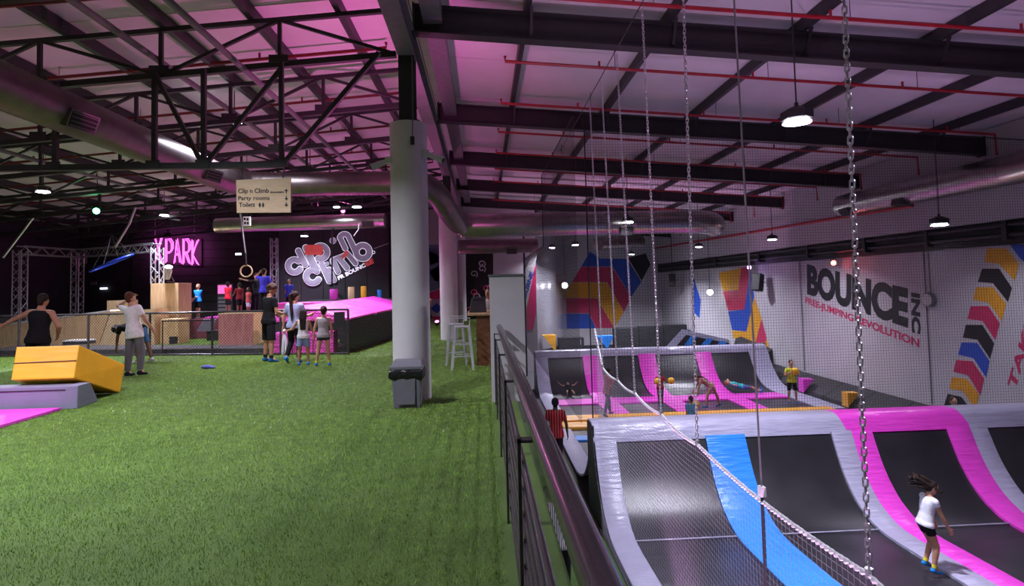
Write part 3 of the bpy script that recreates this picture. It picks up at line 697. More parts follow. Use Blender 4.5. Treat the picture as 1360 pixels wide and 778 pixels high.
# back wall mural
def bpoly(pts, m, y=41.99):
    MB().prism([WY(690 + a / 4.12, 300 + b / 4.12, y) for a, b in pts], (0, -1, 0), .01).build('painted_facet', m, wall_back)
for m, p in ((P_blu, [(385,140),(338,222),(510,222),(612,387),(667,305),(590,180),(440,178)]), (P_red, [(336,224),(508,224),(610,387),(572,470),(480,308),(288,306)]),
             (P_yel, [(286,308),(479,310),(571,471),(518,557),(424,394),(238,393)]), (P_red, [(237,395),(423,396),(517,557),(421,559),(380,478),(193,475)]),
             (P_blu, [(190,478),(379,480),(419,560),(138,563)]), (P_blk, [(594,175),(668,300),(716,212),(690,150)]),
             (P_blk, [(640,570),(890,565),(835,650),(640,655)])): bpoly(p, m)
# glossy curved wall at the left of the back wall
M_gloss = mat('glossy_cladding', (0.42, 0.41, 0.45), 0.22, 0.35, var=.06)
rows = []
for i in range(2):
    row = []
    for j in range(41):
        f = j / 40; x = 2.62 + 3.2 * f; y = 30.4 + 10.2 * f ** 1.4 + .55 * math.sin(f * 9.5)
        row.append((x, y, -1.9 + i * 6.4))
    rows.append(row)
MB().sheet(rows, .05, (.6, -.6, 0)).build('wall_curved', M_gloss, smooth=60, kind='structure')
# wall fittings
for px, pyt, pyb, lab in ((1062, 352, 490, 'thin conduit down the white wall beside the wordmark'), (1226, 330, 535, 'thin conduit down the white wall beneath the round bulkhead light')):
    a = WX(px, pyt, WALL_R - .02); MB().tube([(WALL_R - .02, a.y, 2.4), (WALL_R - .02, a.y, -1.9), (WALL_R - .02, a.y, -2.1)], .016, 6).build('wall_conduit', M_girder, label=lab, cat='conduit')
t = thing('bulkhead_light', 'round grey bulkhead light on the white wall next to the wordmark', 'light', WX(1236, 398, WALL_R))
p = WX(1236, 398, WALL_R - .02)
MB().tube([p, p + Vector((-.10, 0, 0)), p + Vector((-.12, 0, 0))], [.22, .22, .19], 24).build('body', M_girder, t, smooth=40)
MB().tube([p + Vector((-.12, 0, 0)), p + Vector((-.16, 0, 0))], [.18, .12], 24).build('diffuser', M_column, t, smooth=60)
MB().tube([p + Vector((0, 0, .2)), (p.x, p.y, 2.4)], .014, 6).build('conduit', M_girder, t)
def speaker(p, lab, yaw):
    t = thing('loudspeaker', lab, 'speaker', p)
    q = Matrix.Rotation(yaw, 3, 'Z') @ Matrix.Rotation(R(-12), 3, 'X')
    c = [Vector(p) + q @ Vector(v) for v in ((-.22,-.18,-.4),(.22,-.18,-.4),(.16,.2,-.4),(-.16,.2,-.4),(-.22,-.18,.4),(.22,-.18,.4),(.16,.2,.4),(-.16,.2,.4))]
    MB().hexa(c).build('cabinet', M_black, t, bevel=.02)
    MB().hexa([Vector(p) + q @ Vector(v) for v in ((-.19,-.20,-.36),(.19,-.20,-.36),(.19,-.185,-.36),(-.19,-.185,-.36),(-.19,-.20,.36),(.19,-.20,.36),(.19,-.185,.36),(-.19,-.185,.36))]).build('grille', M_steel, t)
    MB().tube([Vector(p) + q @ Vector((0, .15, 0)), Vector(p) + Vector((.45, .25, .0))], .03, 6).build('bracket', M_black, t)
    return t
speaker(WX(1007, 375, 12.7), 'black loudspeaker on the white wall beside the coloured triangle', R(-60))
g = WY(893, 372, 37.0); MB().tube([g, (g.x, g.y, zr(g.x) - .03)], .02, 6).build('drop_rod', M_black, [speaker(g, 'black loudspeaker in the far corner above the blue arrow', R(-20))][0])
M_globe = glow('globe_light', (1, .97, 1), 14)
for px, py, y, r, lab in ((750, 379, 33, .17, 'round white globe light before the glossy curved wall'), (943, 388, 31, .16, 'round white globe light between the blue arrow and the coloured triangle')):
    p = WY(px, py, y); t = thing('globe_lamp', lab, 'lamp', p)
    MB().ball(p, r, 16).build('globe', M_globe, t, smooth=60)
    MB().tube([p + Vector((0, 0, r)), (p.x, p.y, zr(p.x))], .012, 6).build('cord', M_black, t)
    MB().tube([p + Vector((0, 0, r - .03)), p + Vector((0, 0, r + .06))], .06, 10).build('cap', M_black, t)

# ------------------------------------------------------------------ nets, chains, ropes
def strands(mb, a, b, r):
    a = Vector(a); b = Vector(b); d = (b - a).normalized(); x = d.orthogonal().normalized(); y = d.cross(x)
    R3 = [(x * math.cos(k * 2.0944) + y * math.sin(k * 2.0944)) * r for k in range(3)]
    mb.add([a + q for q in R3] + [b + q for q in R3], [(0, 1, 4, 3), (1, 2, 5, 4), (2, 0, 3, 5)])
# big square-mesh curtain between near and far courts
NY = 12.4; cell = 0.062
cur = thing('safety_net', 'tall black square-mesh net curtain between the two courts', 'net', (7.3, NY, -1.2))
nm = MB(); x0, x1 = 2.3, 12.8; rn = .0028
n = int((x1 - x0) / cell)
for i in range(n + 1):
    x = x0 + i * cell; strands(nm, (x, NY, -1.25), (x, NY, zr(x) - .68), rn)
m_ = int((5.6 + 1.25) / cell)
for j in range(m_ + 1):
    z = -1.25 + j * cell
    xe = x1 if z < zr(x1) - .68 else min(x1, (6.4 - .68 - z) / .072 + XG)
    if xe > x0: strands(nm, (x0, NY, z), (xe, NY, z), rn)
nm.build('mesh', M_net, cur, kind='stuff')
MB().tube([(x0, NY, zr(x0) - .67), (x1, NY, zr(x1) - .67)], .012, 6).build('top_wire', M_net, cur)
MB().tube([(x0, NY, -1.25), (x1, NY, -1.25)], .012, 6).build('bottom_cord', M_net, cur)
MB().tube([(x0, NY, -1.25), (x0, NY, zr(x0) - .67)], .014, 6).build('side_cord', M_net, cur)
# side return of the curtain running back along the left of the far court
ret = thing('safety_net', 'black square-mesh net along the left side of the far court', 'net', (2.25, 20, -1.2))
nm = MB(); XN = 2.06
for i in range(int((29 - NY) / .085) + 1):
    y = NY + i * .085; strands(nm, (XN, y, -1.3), (XN, y, 5.4 if y < 19.3 else 2.98), .0026)
for j in range(int(6.7 / .085) + 1):
    z = -1.3 + j * .085; strands(nm, (XN, NY, z), (XN, 29 if z < 2.99 else 19.3, z), .0026)
nm.build('mesh', M_net, ret, kind='stuff')
MB().tube([(XN, NY, 5.42), (XN, 19.3, 5.42), (XN, 19.3, 3.0), (XN, 29, 3.0)], .014, 6).build('top_wire', M_net, ret)
MB().tube([(XN, 28.6, LOW), (XN, 28.4, 5.2)], .05, 10).build('end_post', M_black, ret)

# low net carried by a white rope on chains
XC = 1.95
CHY = [(2.86, 2.92, 'nearest'), (5.20, 5.29, ''), (6.55, 6.37, ''), (7.85, 7.48, ''), (8.9, 8.45, ''), (9.9, 9.5, '')]
low = thing('low_net', 'low white-edged net sagging from chains beside the near trampolines', 'net', (XC, 6, 0.2))
def rope_z(y):
    ks = [1.6] + [c[1] for c in CHY] + [10.1]; zs = [.15] + [WX(p, q, XC).z for p, q in ((1155, 765), (926, 590), (878, 550), (843, 522), (820, 505), (800, 488))] + [.9]
    for (a, b, za, zb) in zip(ks, ks[1:], zs, zs[1:]):
        if a <= y <= b:
            f = (y - a) / (b - a); return za + (zb - za) * f - 4 * f * (1 - f) * .035 * min(1.6, (b - a))
    return zs[-1]
ry = [1.6 + 8.5 * i / 170 for i in range(171)]
# laid rope: two strands wound round each other
for ph in (0, math.pi):
    pts = []
    for i in range(0, 1200):
        y = 1.6 + 8.5 * i / 1199; a = y * 70 + ph
        pts.append((XC + .008 * math.cos(a), y, rope_z(y) + .008 * math.sin(a)))
    MB().tube(pts, .010, 5).build('rope_strand', M_rope, low, smooth=60)
nm = MB(); cl = .05
for i in range(int(8.4 / cl)):
    y = 1.65 + i * cl; strands(nm, (XC, y, rope_z(y)), (XC + .02, y, -2.6), .0013)
for j in range(1, int(2.75 / cl)):
    f = j / (2.75 / cl); pts = []
    last = None
    for y in ry[::6]:
        z0 = rope_z(y); p = (XC, y, z0 + (-2.6 - z0) * f)
        if last: strands(nm, last, p, .0013)
        last = p
nm.build('mesh', M_netw, low, kind='stuff')
MB().tube([(XC, 1.6, -2.6), (XC, 10.1, -2.6)], .012, 6).build('bottom_cord', M_net, low)

def link_mesh(ln, wd, r, n=5, name='chain_link'):
    pts = []
    for k in range(12):
        a = 2 * math.pi * k / 12; x = math.cos(a) * wd / 2; z = math.sin(a) * wd / 2 + (ln - wd) / 2 * (1 if math.sin(a) > 0 else -1)
        pts.append((x, 0, z))
    return MB().tube(pts, r, n, closed=True)
LAB = ['heavy silver chain with clearly separate links over the near trampolines', 'silver chain second along the rope from the heavy chain', 'silver chain third along the rope from the heavy chain', 'thin silver chain fourth along the rope from the heavy chain', 'thin silver chain next to the last on the white rope', 'thin silver chain at the far end of the white rope']
for k, ((yt, yb, _), lb) in enumerate(zip(CHY, LAB)):
    zb = rope_z(yb) + .05; zt = 4.95 if k else 5.6
    a = Vector((XC, yb, zb)); b = Vector((XC, yt, zt)); d = b - a; pitch = .0385; n = int(d.length / pitch)
    t = thing('hanging_chain', lb, 'chain', a)
    qr = Vector((0, 0, 1)).rotation_difference(d.normalized())
    base = link_mesh(.050, .023, .0046)
    if k == 0:
        me = base.mesh('chain_link', smooth=60); me.materials.append(M_chrome)
        for i in range(n):
            o = bpy.data.objects.new('chain_link', me); COL.objects.link(o); o.parent = t
            o.location = d * (i / n); o.rotation_euler = (qr @ Quaternion((0, 0, 1), R(45 + 90 * (i % 2)))).to_euler()
    else:
        mb = MB()
        for i in range(n):
            q = qr @ Quaternion((0, 0, 1), R(45 + 90 * (i % 2))); p = a + d * (i / n)
            mb.add([p + q @ Vector(v) for v in base.v], base.f)
        mb.build('links', M_chrome, t, smooth=60, kind='stuff')
    MB().tube([a + Vector((0, 0, -.06)), a + Vector((0, 0, -.01))], .02, 8).build('shackle', M_chrome, t)
t = thing('wire_hanger', 'straight steel wire clamped to the white rope between two chains', 'wire', WX(1012, 655, XC))
p = WX(1012, 655, XC); q = WX(975, 0, XC)
MB().tube([p, p + (q - p) * 1.45], .007, 6).build('wire', M_alu, t)
MB().box(p - Vector((.02, .03, .02)), p + Vector((.02, .03, .05))).build('clamp', M_rope, t, bevel=.006)
MB().tube([p, (p.x, p.y, -2.75)], .012, 6).build('dark_cord', M_net, t)
MB().tube([(XC, 4.2, 5.02), (XC, 13.8, 4.96)], .008, 6).build('catenary_wire', M_steel, label='thin overhead wire carrying the silver chains', cat='wire')
# ------------------------------------------------------------------ bin, counter, stools
t = thing('waste_bin', 'grey square waste bin with black liner beside the camera column', 'bin', (-1.12, 8.42, 0))
M_bin = mat('bin_plastic', (0.13, 0.13, 0.15), 0.55, var=.06); M_bag = mat('bin_liner', (0.01, 0.01, 0.012), 0.25, var=.1, bump=.8, bscale=18)
def taper(x, y, z0, z1, w0, d0, w1, d1): return [(x-w0,y-d0,z0),(x+w0,y-d0,z0),(x+w0,y+d0,z0),(x-w0,y+d0,z0),(x-w1,y-d1,z1),(x+w1,y-d1,z1),(x+w1,y+d1,z1),(x-w1,y+d1,z1)]
b = MB().hexa(taper(-1.12, 8.40, 0.0, .47, .185, .16, .205, .18)).build('body', M_bin, t, bevel=.015)
MB().hexa(taper(-1.12, 8.215, .06, .42, .12, .006, .13, .006)).build('front_panel', M_bin, b, bevel=.003)
mb = MB(); ring = []
for j, (z, s) in enumerate(((.40, 1.03), (.43, 1.17), (.49, 1.2), (.55, 1.15), (.57, 1.02))):
    for k in range(48):
        a = 2 * math.pi * k / 48; c, s_ = math.cos(a), math.sin(a); q = max(abs(c), abs(s_)); wob = 1 + .035 * math.sin(k * 2.3 + j * 1.7) + .02 * math.sin(k * 5.1)
        ring.append((-1.12 + .20 * c / q * s * wob, 8.40 + .17 * s_ / q * s * wob, z + .012 * math.sin(k * 1.3 + j)))
mb.add(ring, [(j*48 + k, j*48 + (k+1) % 48, (j+1)*48 + (k+1) % 48, (j+1)*48 + k) for j in range(4) for k in range(48)]); mb.build('liner', M_bag, t, smooth=60)
MB().hexa(taper(-1.12, 8.40, .55, .60, .235, .205, .235, .205)).build('rim', M_bin, t, bevel=.012)
MB().hexa([(-1.34, 8.25, .60), (-.90, 8.25, .60), (-.90, 8.6, .60), (-1.34, 8.6, .60), (-1.32, 8.36, .66), (-.92, 8.36, .66), (-.92, 8.58, .66), (-1.32, 8.58, .66)]).build('swing_lid', M_bin, t, bevel=.01)

M_cw = wood_mat('counter_wood', (0.16, 0.06, 0.02), (0.26, 0.11, 0.045), 3, (1, 1, 5))
t = thing('bar_counter', 'timber bar counter with a diagonal lattice front beyond the wall pier', 'counter', (0.05, 12.9, 0))
MB().box((-.17, 12.32, 0), (.42, 13.9, 1.08)).build('body', M_cw, t)
MB().box((-.36, 12.2, 1.08), (.44, 14.0, 1.13)).build('top', M_ply, t, bevel=.008)
for k in range(-3, 9):
    for s in (1, -1):
        pts = []
        for u in np.linspace(0, 1, 41):
            x = -.165 + .58 * u; z = .02 + .145 * k + s * (x + .165) * .8 + (.45 if s < 0 else 0)
            if .02 < z < 1.05: pts.append((x, z))
        if len(pts) > 3: MB().bar((pts[0][0], 12.312, pts[0][1]), (pts[-1][0], 12.312, pts[-1][1]), .016, .016, up=(0, 1, 0)).build('lattice_slat', M_cw, t)
t = thing('cash_register', 'dark till standing on the bar counter', 'till', (-.12, 12.7, 1.13))
MB().hexa([(-.33, 12.5, 1.13), (.06, 12.5, 1.13), (.06, 12.95, 1.13), (-.33, 12.95, 1.13), (-.26, 12.62, 1.46), (.04, 12.62, 1.46), (.04, 12.9, 1.46), (-.26, 12.9, 1.46)]).build('housing', M_steel, t, bevel=.02)
MB().hexa([(-.24, 12.555, 1.22), (.0, 12.555, 1.22), (.0, 12.57, 1.22), (-.24, 12.57, 1.22), (-.22, 12.60, 1.42), (.0, 12.60, 1.42), (.0, 12.615, 1.42), (-.22, 12.615, 1.42)]).build('screen', M_black, t)
M_stool = mat('stool_white', (0.62, 0.62, 0.66), 0.35, .3)
def stool(x, y, lab):
    t = thing('bar_stool', lab, 'stool', (x, y, 0))
    MB().box((x-.16, y-.16, .86), (x+.16, y+.16, .89)).build('seat', M_stool, t, bevel=.012)
    for sx in (-1, 1):
        for sy in (-1, 1):
            MB().hexa([(x+sx*.22-.02, y+sy*.22-.02, 0), (x+sx*.22+.02, y+sy*.22-.02, 0), (x+sx*.22+.02, y+sy*.22+.02, 0), (x+sx*.22-.02, y+sy*.22+.02, 0),
                       (x+sx*.14-.025, y+sy*.14-.025, .87), (x+sx*.14+.025, y+sy*.14-.025, .87), (x+sx*.14+.025, y+sy*.14+.025, .87), (x+sx*.14-.025, y+sy*.14+.025, .87)]).build('leg', M_stool, t)
    for z in (.28, .52):
        h = .22 - .08 * z / .87
        for a, b in (((-h,-h),(h,-h)), ((h,-h),(h,h)), ((h,h),(-h,h)), ((-h,h),(-h,-h))):
            MB().tube([(x+a[0], y+a[1], z), (x+b[0], y+b[1], z)], .012, 6).build('footrest_bar', M_stool, t)
    MB().tube([(x-.15, y+.15, .88), (x-.16, y+.17, 1.04), (x+.16, y+.17, 1.04), (x+.15, y+.15, .88)], .013, 6).build('back_hoop', M_stool, t)
stool(-.46, 11.95, 'white metal bar stool beside the lattice front of the counter')
stool(-.62, 12.75, 'white metal bar stool half hidden behind the front stool')

# ------------------------------------------------------------------ soft mats on the left
V_mgrey = vinyl('mat_grey', (0.22, 0.21, 0.30), .5, .12); V_myel = vinyl('mat_yellow', (0.80, 0.36, 0.012), .42, .1); V_mpink = vinyl('mat_pink', (0.62, 0.05, 0.46), .5, .12)
t = thing('foam_block', 'long grey foam block with sloping end under the yellow block', 'mat', (-8, 9.4, 0))
MB().hexa([(-10.8, 9.03, 0), (-6.15, 9.03, 0), (-6.22, 9.62, 0), (-10.8, 9.62, 0), (-10.8, 8.99, .36), (-6.11, 8.99, .36), (-6.14, 9.30, .36), (-10.8, 9.30, .36)]).build('body', V_mgrey, t, bevel=.015)
MB().bar((-10.6, 8.992, .30), (-6.3, 8.992, .30), .006, .012).build('seam', V_black, t)
t = thing('foam_block', 'yellow foam block tilted over the grey block onto the turf', 'mat', (-7.1, 9.7, .2))
def yb(x, v, w):  # along width x, along length v, thickness w, tilted about the front bottom edge
    a = R(-20.5); return (x, 9.10 + v * math.cos(a) - w * math.sin(a) * 0.5, .485 + v * math.sin(a) + w * math.cos(a))
c = [(-7.17, 9.1, .455), (-6.25, 9.1, .455), (-6.32, 10.33, .005), (-7.24, 10.33, .005), (-7.23, 9.27, .94), (-6.29, 9.27, .94), (-6.32, 10.46, .48), (-7.26, 10.46, .48)]
MB().hexa(c).build('body', V_myel, t, bevel=.018)
MB().tube([(-7.20, 9.175, .70), (-6.27, 9.175, .715)], .006, 6).build('zip', V_black, t)
t = thing('landing_mat', 'thin pink landing mat lying in front of the grey block', 'mat', (-8.5, 8.1, 0))
MB().box((-10.8, 7.2, 0), (-6.32, 8.95, .05)).build('body', V_mpink, t, bevel=.012)
MB().bar((-10.7, 7.19, .025), (-6.4, 7.19, .025), .004, .01).build('seam', V_black, t)
b = WZ(275, 490, 0.0)
MB().ball(b + Vector((0, 0, .045)), (.13, .07, .05), 14).ball(b + Vector((.1, .0, .035)), (.08, .06, .035), 12).build('cloth_bundle', mat('blue_cloth', (.07, .08, .3), .8, bump=.5), smooth=60, label='small crumpled blue bundle lying alone on the turf', cat='bundle')

# ------------------------------------------------------------------ chain-link fence
A = WZ(-40, 474.5, 0); B = WZ(463, 471, 0); FD = (B - A).normalized(); FH = 1.18
def fpos(px):        # point of the fence line seen above pixel column px
    best = min((i / 2000 for i in range(2001)), key=lambda f: abs((lambda q: PPX + F_PX * (CAMROT.transposed() @ (q - EYE)).x / -(CAMROT.transposed() @ (q - EYE)).z)(A.lerp(B, f)) - px))
    return A.lerp(B, best)
t = thing('chain_link_fence', 'black chain-link fence around the parkour area', 'fence', fpos(200))
up = Vector((0, 0, 1))
for px in (117, 199, 282, 373, 463, 25):
    p = fpos(px); MB().tube([p, p + up * FH], .03, 10).build('post', M_rail, t, smooth=50)
MB().tube([A + up * FH, B + up * FH], .028, 10).build('top_rail', M_rail, t, smooth=50)
MB().tube([A + up * .04, B + up * .04], .024, 8).build('bottom_rail', M_rail, t, smooth=50)
p = fpos(213); q = fpos(373); 
MB().tube([fpos(213) + up * .05 + Vector((0,.1,0)), fpos(213) + up * .95 + Vector((0,.1,0)), fpos(282) + up * .95 + Vector((0,.1,0))], .018, 8).build('inner_rail', M_rail, t)
nm = MB(); L = (B - A).length; s = .085; H = FH - .06
k = -int(H / s) - 1
while k * s < L:
    for sg in (1, -1):
        u0 = k * s; z0, z1 = 0, H; a, b = u0, u0 + H
        if sg < 0: a, b = u0 + H, u0
        # clip to fence length
        pa, pb = (a, .05), (b, .05 + H)
        def cl(p, q):
            if p[0] < 0: f = (0 - p[0]) / (q[0] - p[0]); return (0, p[1] + f * (q[1] - p[1]))
            if p[0] > L: f = (L - p[0]) / (q[0] - p[0]); return (L, p[1] + f * (q[1] - p[1]))
            return p
        if max(a, b) > 0 and min(a, b) < L:
            pa, pb = cl(pa, pb), cl(pb, pa); strands(nm, A + FD * pa[0] + up * pa[1], A + FD * pb[0] + up * pb[1], .0045)
    k += 1
nm.build('wire_mesh', M_rail, t, kind='stuff')
p = fpos(452) + Vector((0, -.06, 0)); MB().box((p.x - .14, p.y - .02, .72), (p.x + .14, p.y, 1.12)).build('notice_board', M_black, t, label='blank black board on the fence')

# ------------------------------------------------------------------ parkour area behind the fence
M_rub = mat('rubber_floor', (.045, .04, .042), .8, var=.3, scale=4)
P0 = A + Vector((0, .25, 0)); P1 = fpos(352) + Vector((0, .25, 0))
MB().hexa([P0, P1, P1 + Vector((0, .9, 0)), P0 + Vector((0, 1.6, 0)), P0 + up * .16, P1 + up * .16, P1 + Vector((0, .9, .16)), P0 + Vector((0, 1.6, .16))]).build('rubber_step', M_rub, label='low dark rubber step just behind the chain-link fence', cat='step')
t = thing('plywood_ramp', 'long plywood ramp with white top edge behind the fence', 'ramp', WY(70, 465, 20))
def ply_panel(name, px, Y, dep, m, parent, base=None):
    pts = [WY(a, b, Y) for a, b in px]
    if base is not None: pts = [Vector((q.x, q.y, base if i in base_ix else q.z)) for i, q in enumerate(pts)]
    return MB().prism(pts, (0, 1, 0), dep).build(name, m, parent)
Y0 = 19.9
def PZ(px, py): q = WY(px, py, Y0); return q
for (a, ya), (b, yb2) in (((-40, 438), (60, 425.5)), ((60, 425.5), (103, 419.5)), ((103, 419.5), (146, 413.5))):
    q = [PZ(a, 470), PZ(b if b < 146 else 130, 470), PZ(b, yb2), PZ(a, ya)]; q[0].z = q[1].z = 0
    MB().prism([v + Vector((.004, 0, 0)) if i in (0, 3) else v for i, v in enumerate(q)], (0, 1, 0), .9).build('side_board', M_ply, t)
MB().bar(PZ(-40, 437.2) + Vector((0, .45, .01)), PZ(147, 412.8) + Vector((0, .45, .01)), .94, .05).build('top_edge', mat('white_edge', (.7, .66, .64), .5), t)
q = [PZ(131, 470), PZ(205, 470), PZ(205, 410), PZ(147, 414)]; q[0].z = q[1].z = 0
MB().prism(q, (0, 1, 0), .9).build('end_board', M_plyp, t)
t = thing('low_bench', 'low black bench with pale slatted top before the plywood ramp', 'bench', WY(99, 466, 18.9))
a = WY(83, 452, 18.9); b = WY(116, 452, 18.9)
MB().box((a.x, 18.9, 0.165), (b.x, 19.3, a.z - .04)).build('body', M_black, t)
for k in range(6):
    x = a.x + (b.x - a.x) * k / 6; MB().box((x + .01, 18.88, a.z - .04), (x + (b.x - a.x) / 6 - .01, 19.32, a.z)).build('slat', MATS['white_edge'], t)
def ply_box(lab, x0, x1, yt, Y, dep, mf, ms=None, base=0.0, hole=None, name='plywood_box'):
    a = WY(x0, yt, Y); b = WY(x1, yt, Y); t = thing(name, lab, 'box', ((a.x + b.x) / 2, Y, base)); th = .03; zt = (a.z + b.z) / 2
    MB().box((a.x, Y, base), (b.x, Y + th, zt)).build('front_board', mf, t, bevel=.004)
    MB().box((b.x - th, Y + th, base), (b.x, Y + dep, zt)).build('side_board', ms or mf, t)
    MB().box((a.x, Y + th, base), (a.x + th, Y + dep, zt)).build('side_board', ms or mf, t)
    MB().box((a.x, Y + dep, base), (b.x, Y + dep + th, zt)).build('back_board', ms or mf, t)
    MB().box((a.x, Y, zt), (b.x, Y + dep + th, zt + th)).build('top_board', M_plyp, t, bevel=.004)
    if hole:
        c = WY(hole[0], hole[1], Y); d = WY(hole[2], hole[3], Y); MB().box((c.x, Y - .012, d.z), (d.x, Y, c.z)).build('dark_hatch', M_black, t)
    return t
ply_box('tall plywood box carrying the right leg of the lighting truss', 200, 237, 377, 21.3, .9, M_plyp, M_ply)
ply_box('small pale plywood box behind the man with arm raised', 142, 166, 400, 22.6, .8, M_plyp, M_ply, base=.0)
ply_box('low plywood box with a black hatch in front of the tall box', 213, 237, 425, 20.0, .7, M_ply, M_ply, hole=(225, 447, 236, 457))
ply_box('red-stained plywood box with a pale side behind the fence', 290, 336, 417, 18.7, .9, M_plyr, M_ply)
ply_box('pale plywood box tucked behind the black-shirted player', 353, 376, 413, 18.4, .8, M_ply, M_ply)
t = thing('platform', 'dark raised platform with pink mat top where the children stand', 'platform', (-10, 22.8, 0))
a = WY(252, 420, 22); b = WY(390, 420, 22)
MB().box((a.x, 22, 0), (b.x, 24.8, .74)).build('base', mat('dark_red_pad', (.12, .02, .035), .6), t, bevel=.02)
MB().box((a.x + .55, 22.02, .74), (b.x, 24.78, .80)).build('mat_top', V_mpink, t, bevel=.015)
t = thing('tilted_pad', 'grey tilted vault pad on a dark base behind the fence', 'pad', WY(272, 440, 20.8))
MB().prism([WY(261, 440, 20.8), WY(279, 440, 20.8), WY(287, 424, 20.8), WY(270, 424, 20.8)], (0, 1, .0), .12).build('pad', V_mgrey, t, bevel=.01)
a = WY(263, 440, 20.85); b = WY(289, 455, 20.85); MB().box((a.x + .25, 20.95, 0), (b.x, 21.6, a.z)).build('base', M_black, t)
# drinks cabinet
t = thing('drinks_fridge', 'tall black cabinet with a glowing pink header behind the children', 'fridge', WY(297, 412, 25.0))
a = WY(288, 377, 25); b = WY(309, 415, 25)
MB().box((a.x, 25, 0), (b.x, 25.5, a.z)).build('body', M_black, t, bevel=.02)
MB().box((a.x + .05, 24.98, a.z - .42), (b.x - .05, 25, a.z - .06)).build('header_panel', glow('pink_header', (1, .12, .45), 1.6), t)
for k in range(4):
    z = a.z - .56 - .16 * k; MB().box((a.x + .06, 24.985, z - .10), (b.x - .06, 25, z)).build('shelf_panel', M_girder, t)

# lighting truss rig
def box_truss(parent, a, b, w=.3, n=None):
    a, b = Vector(a), Vector(b); d = (b - a).normalized(); x = d.cross(up) if abs(d.z) < .9 else Vector((1, 0, 0)); x.normalize(); y = d.cross(x).normalized()
    cs = [(x * i + y * j) * w / 2 for i, j in ((1, 1), (1, -1), (-1, -1), (-1, 1))]
    for c in cs: MB().tube([a + c, b + c], .025, 8).build('chord', M_alu, parent, smooth=50)
    n = n or max(2, int((b - a).length / w)); 
    for f in range(4):
        pts = [(a + (b - a) * (i / n)) + (cs[f] if i % 2 else cs[(f + 1) % 4]) for i in range(n + 1)]
        for p, q in zip(pts, pts[1:]): MB().tube([p, q], .012, 6).build('lacing', M_alu, parent)
rig = thing('truss_rig', 'silver lighting truss frame in front of the neon letters', 'truss', WY(110, 470, 22))
ZT = 3.42
c0 = WY(27, 330, 21.7); c1 = WY(103, 327, 24.0); c2 = WY(209, 329, 21.75)
for c in (c0, c1, c2): c.z = ZT
zb = WY(218, 377, 21.3).z + .03
box_truss(rig, (c0.x, c0.y, 0), (c0.x, c0.y, ZT)); box_truss(rig, (c1.x, c1.y, 0), (c1.x, c1.y, ZT)); box_truss(rig, (c2.x, c2.y, zb), (c2.x, c2.y, ZT))
box_truss(rig, c0, c1); box_truss(rig, c1, c2)
t = thing('stage_spot', 'small white spotlight clamped beside the truss leg on the tall box', 'light', WY(222, 370, 21.6))
p = WY(222, 370, 21.4); MB().tube([p, p + Vector((.1, -.1, .25)), p + Vector((.16, -.2, .42))], [.09, .12, .13], 12).build('can', M_white, t, smooth=40)
MB().tube([p + Vector((0, 0, -.1)), p + Vector((.25, 0, -.12)), p + Vector((.1, -.05, .25))], .012, 6).build('yoke', M_alu, t)
# hanging ropes and rings
def rope_line(name, pts, r, m, lab, cat='rope'):
    return MB().tube(pts, r, 8).build(name, m, smooth=60, label=lab, cat=cat)
g2 = WY(153, 328, 18.8); g1 = WY(181, 228, 18.8); g1.z = zr(g1.x) - .98
rope_line('hanging_strap', [g1, g1.lerp(g2, .4) + Vector((.05, 0, -.05)), g2], .035, M_chrome, 'pale strap hanging slanted above the lighting truss')
g2 = WY(4, 342, 18.8); g1 = WY(46, 236, 18.8); g1.z = zr(g1.x) - .98
rope_line('hanging_strap', [g1, g2], .03, M_chrome, 'pale strap hanging slanted in the dark corner')
t = thing('gym_ring', 'wooden gymnastic ring on a pale strap below the wooden sign', 'ring', WY(327, 361, 17.0))
p = WY(327, 360, 16.35)
MB().tube([p + Vector((.16 * math.cos(k * math.pi / 12), 0, .16 * math.sin(k * math.pi / 12))) for k in range(24)], .022, 8, closed=True).build('hoop', M_plyp, t, smooth=60)
MB().tube([p + Vector((0, 0, .16)), p + Vector((-.02, 0, .5))], .03, 6).build('black_sleeve', M_black, t)
g1 = WY(313, 236, 16.35); g1.z = zr(g1.x) - .98
MB().tube([p + Vector((-.02, 0, .5)), g1], .028, 8).build('strap', M_chrome, t, smooth=60)
t = thing('agility_hoop', 'blue hoop hung on cords under the lighting truss', 'hoop', WY(145, 350, 21))
p = WY(148, 349, 21.0); q = Matrix.Rotation(R(-22), 3, 'Y')
MB().tube([p + q @ Vector((.75 * math.cos(k * math.pi / 16), .5 * math.sin(k * math.pi / 16), .10 * math.sin(k * math.pi / 16))) for k in range(32)], .035, 8, closed=True).build('hoop', mat('blue_tube', (.008, .03, .3), .4), t, smooth=60)
for k in (0, 8, 16, 24):
    a = p + q @ Vector((.75 * math.cos(k * math.pi / 16), .5 * math.sin(k * math.pi / 16), .10 * math.sin(k * math.pi / 16))); MB().tube([a, (p.x, p.y, p.z + 1.0)], .01, 5).build('cord', M_net, t)
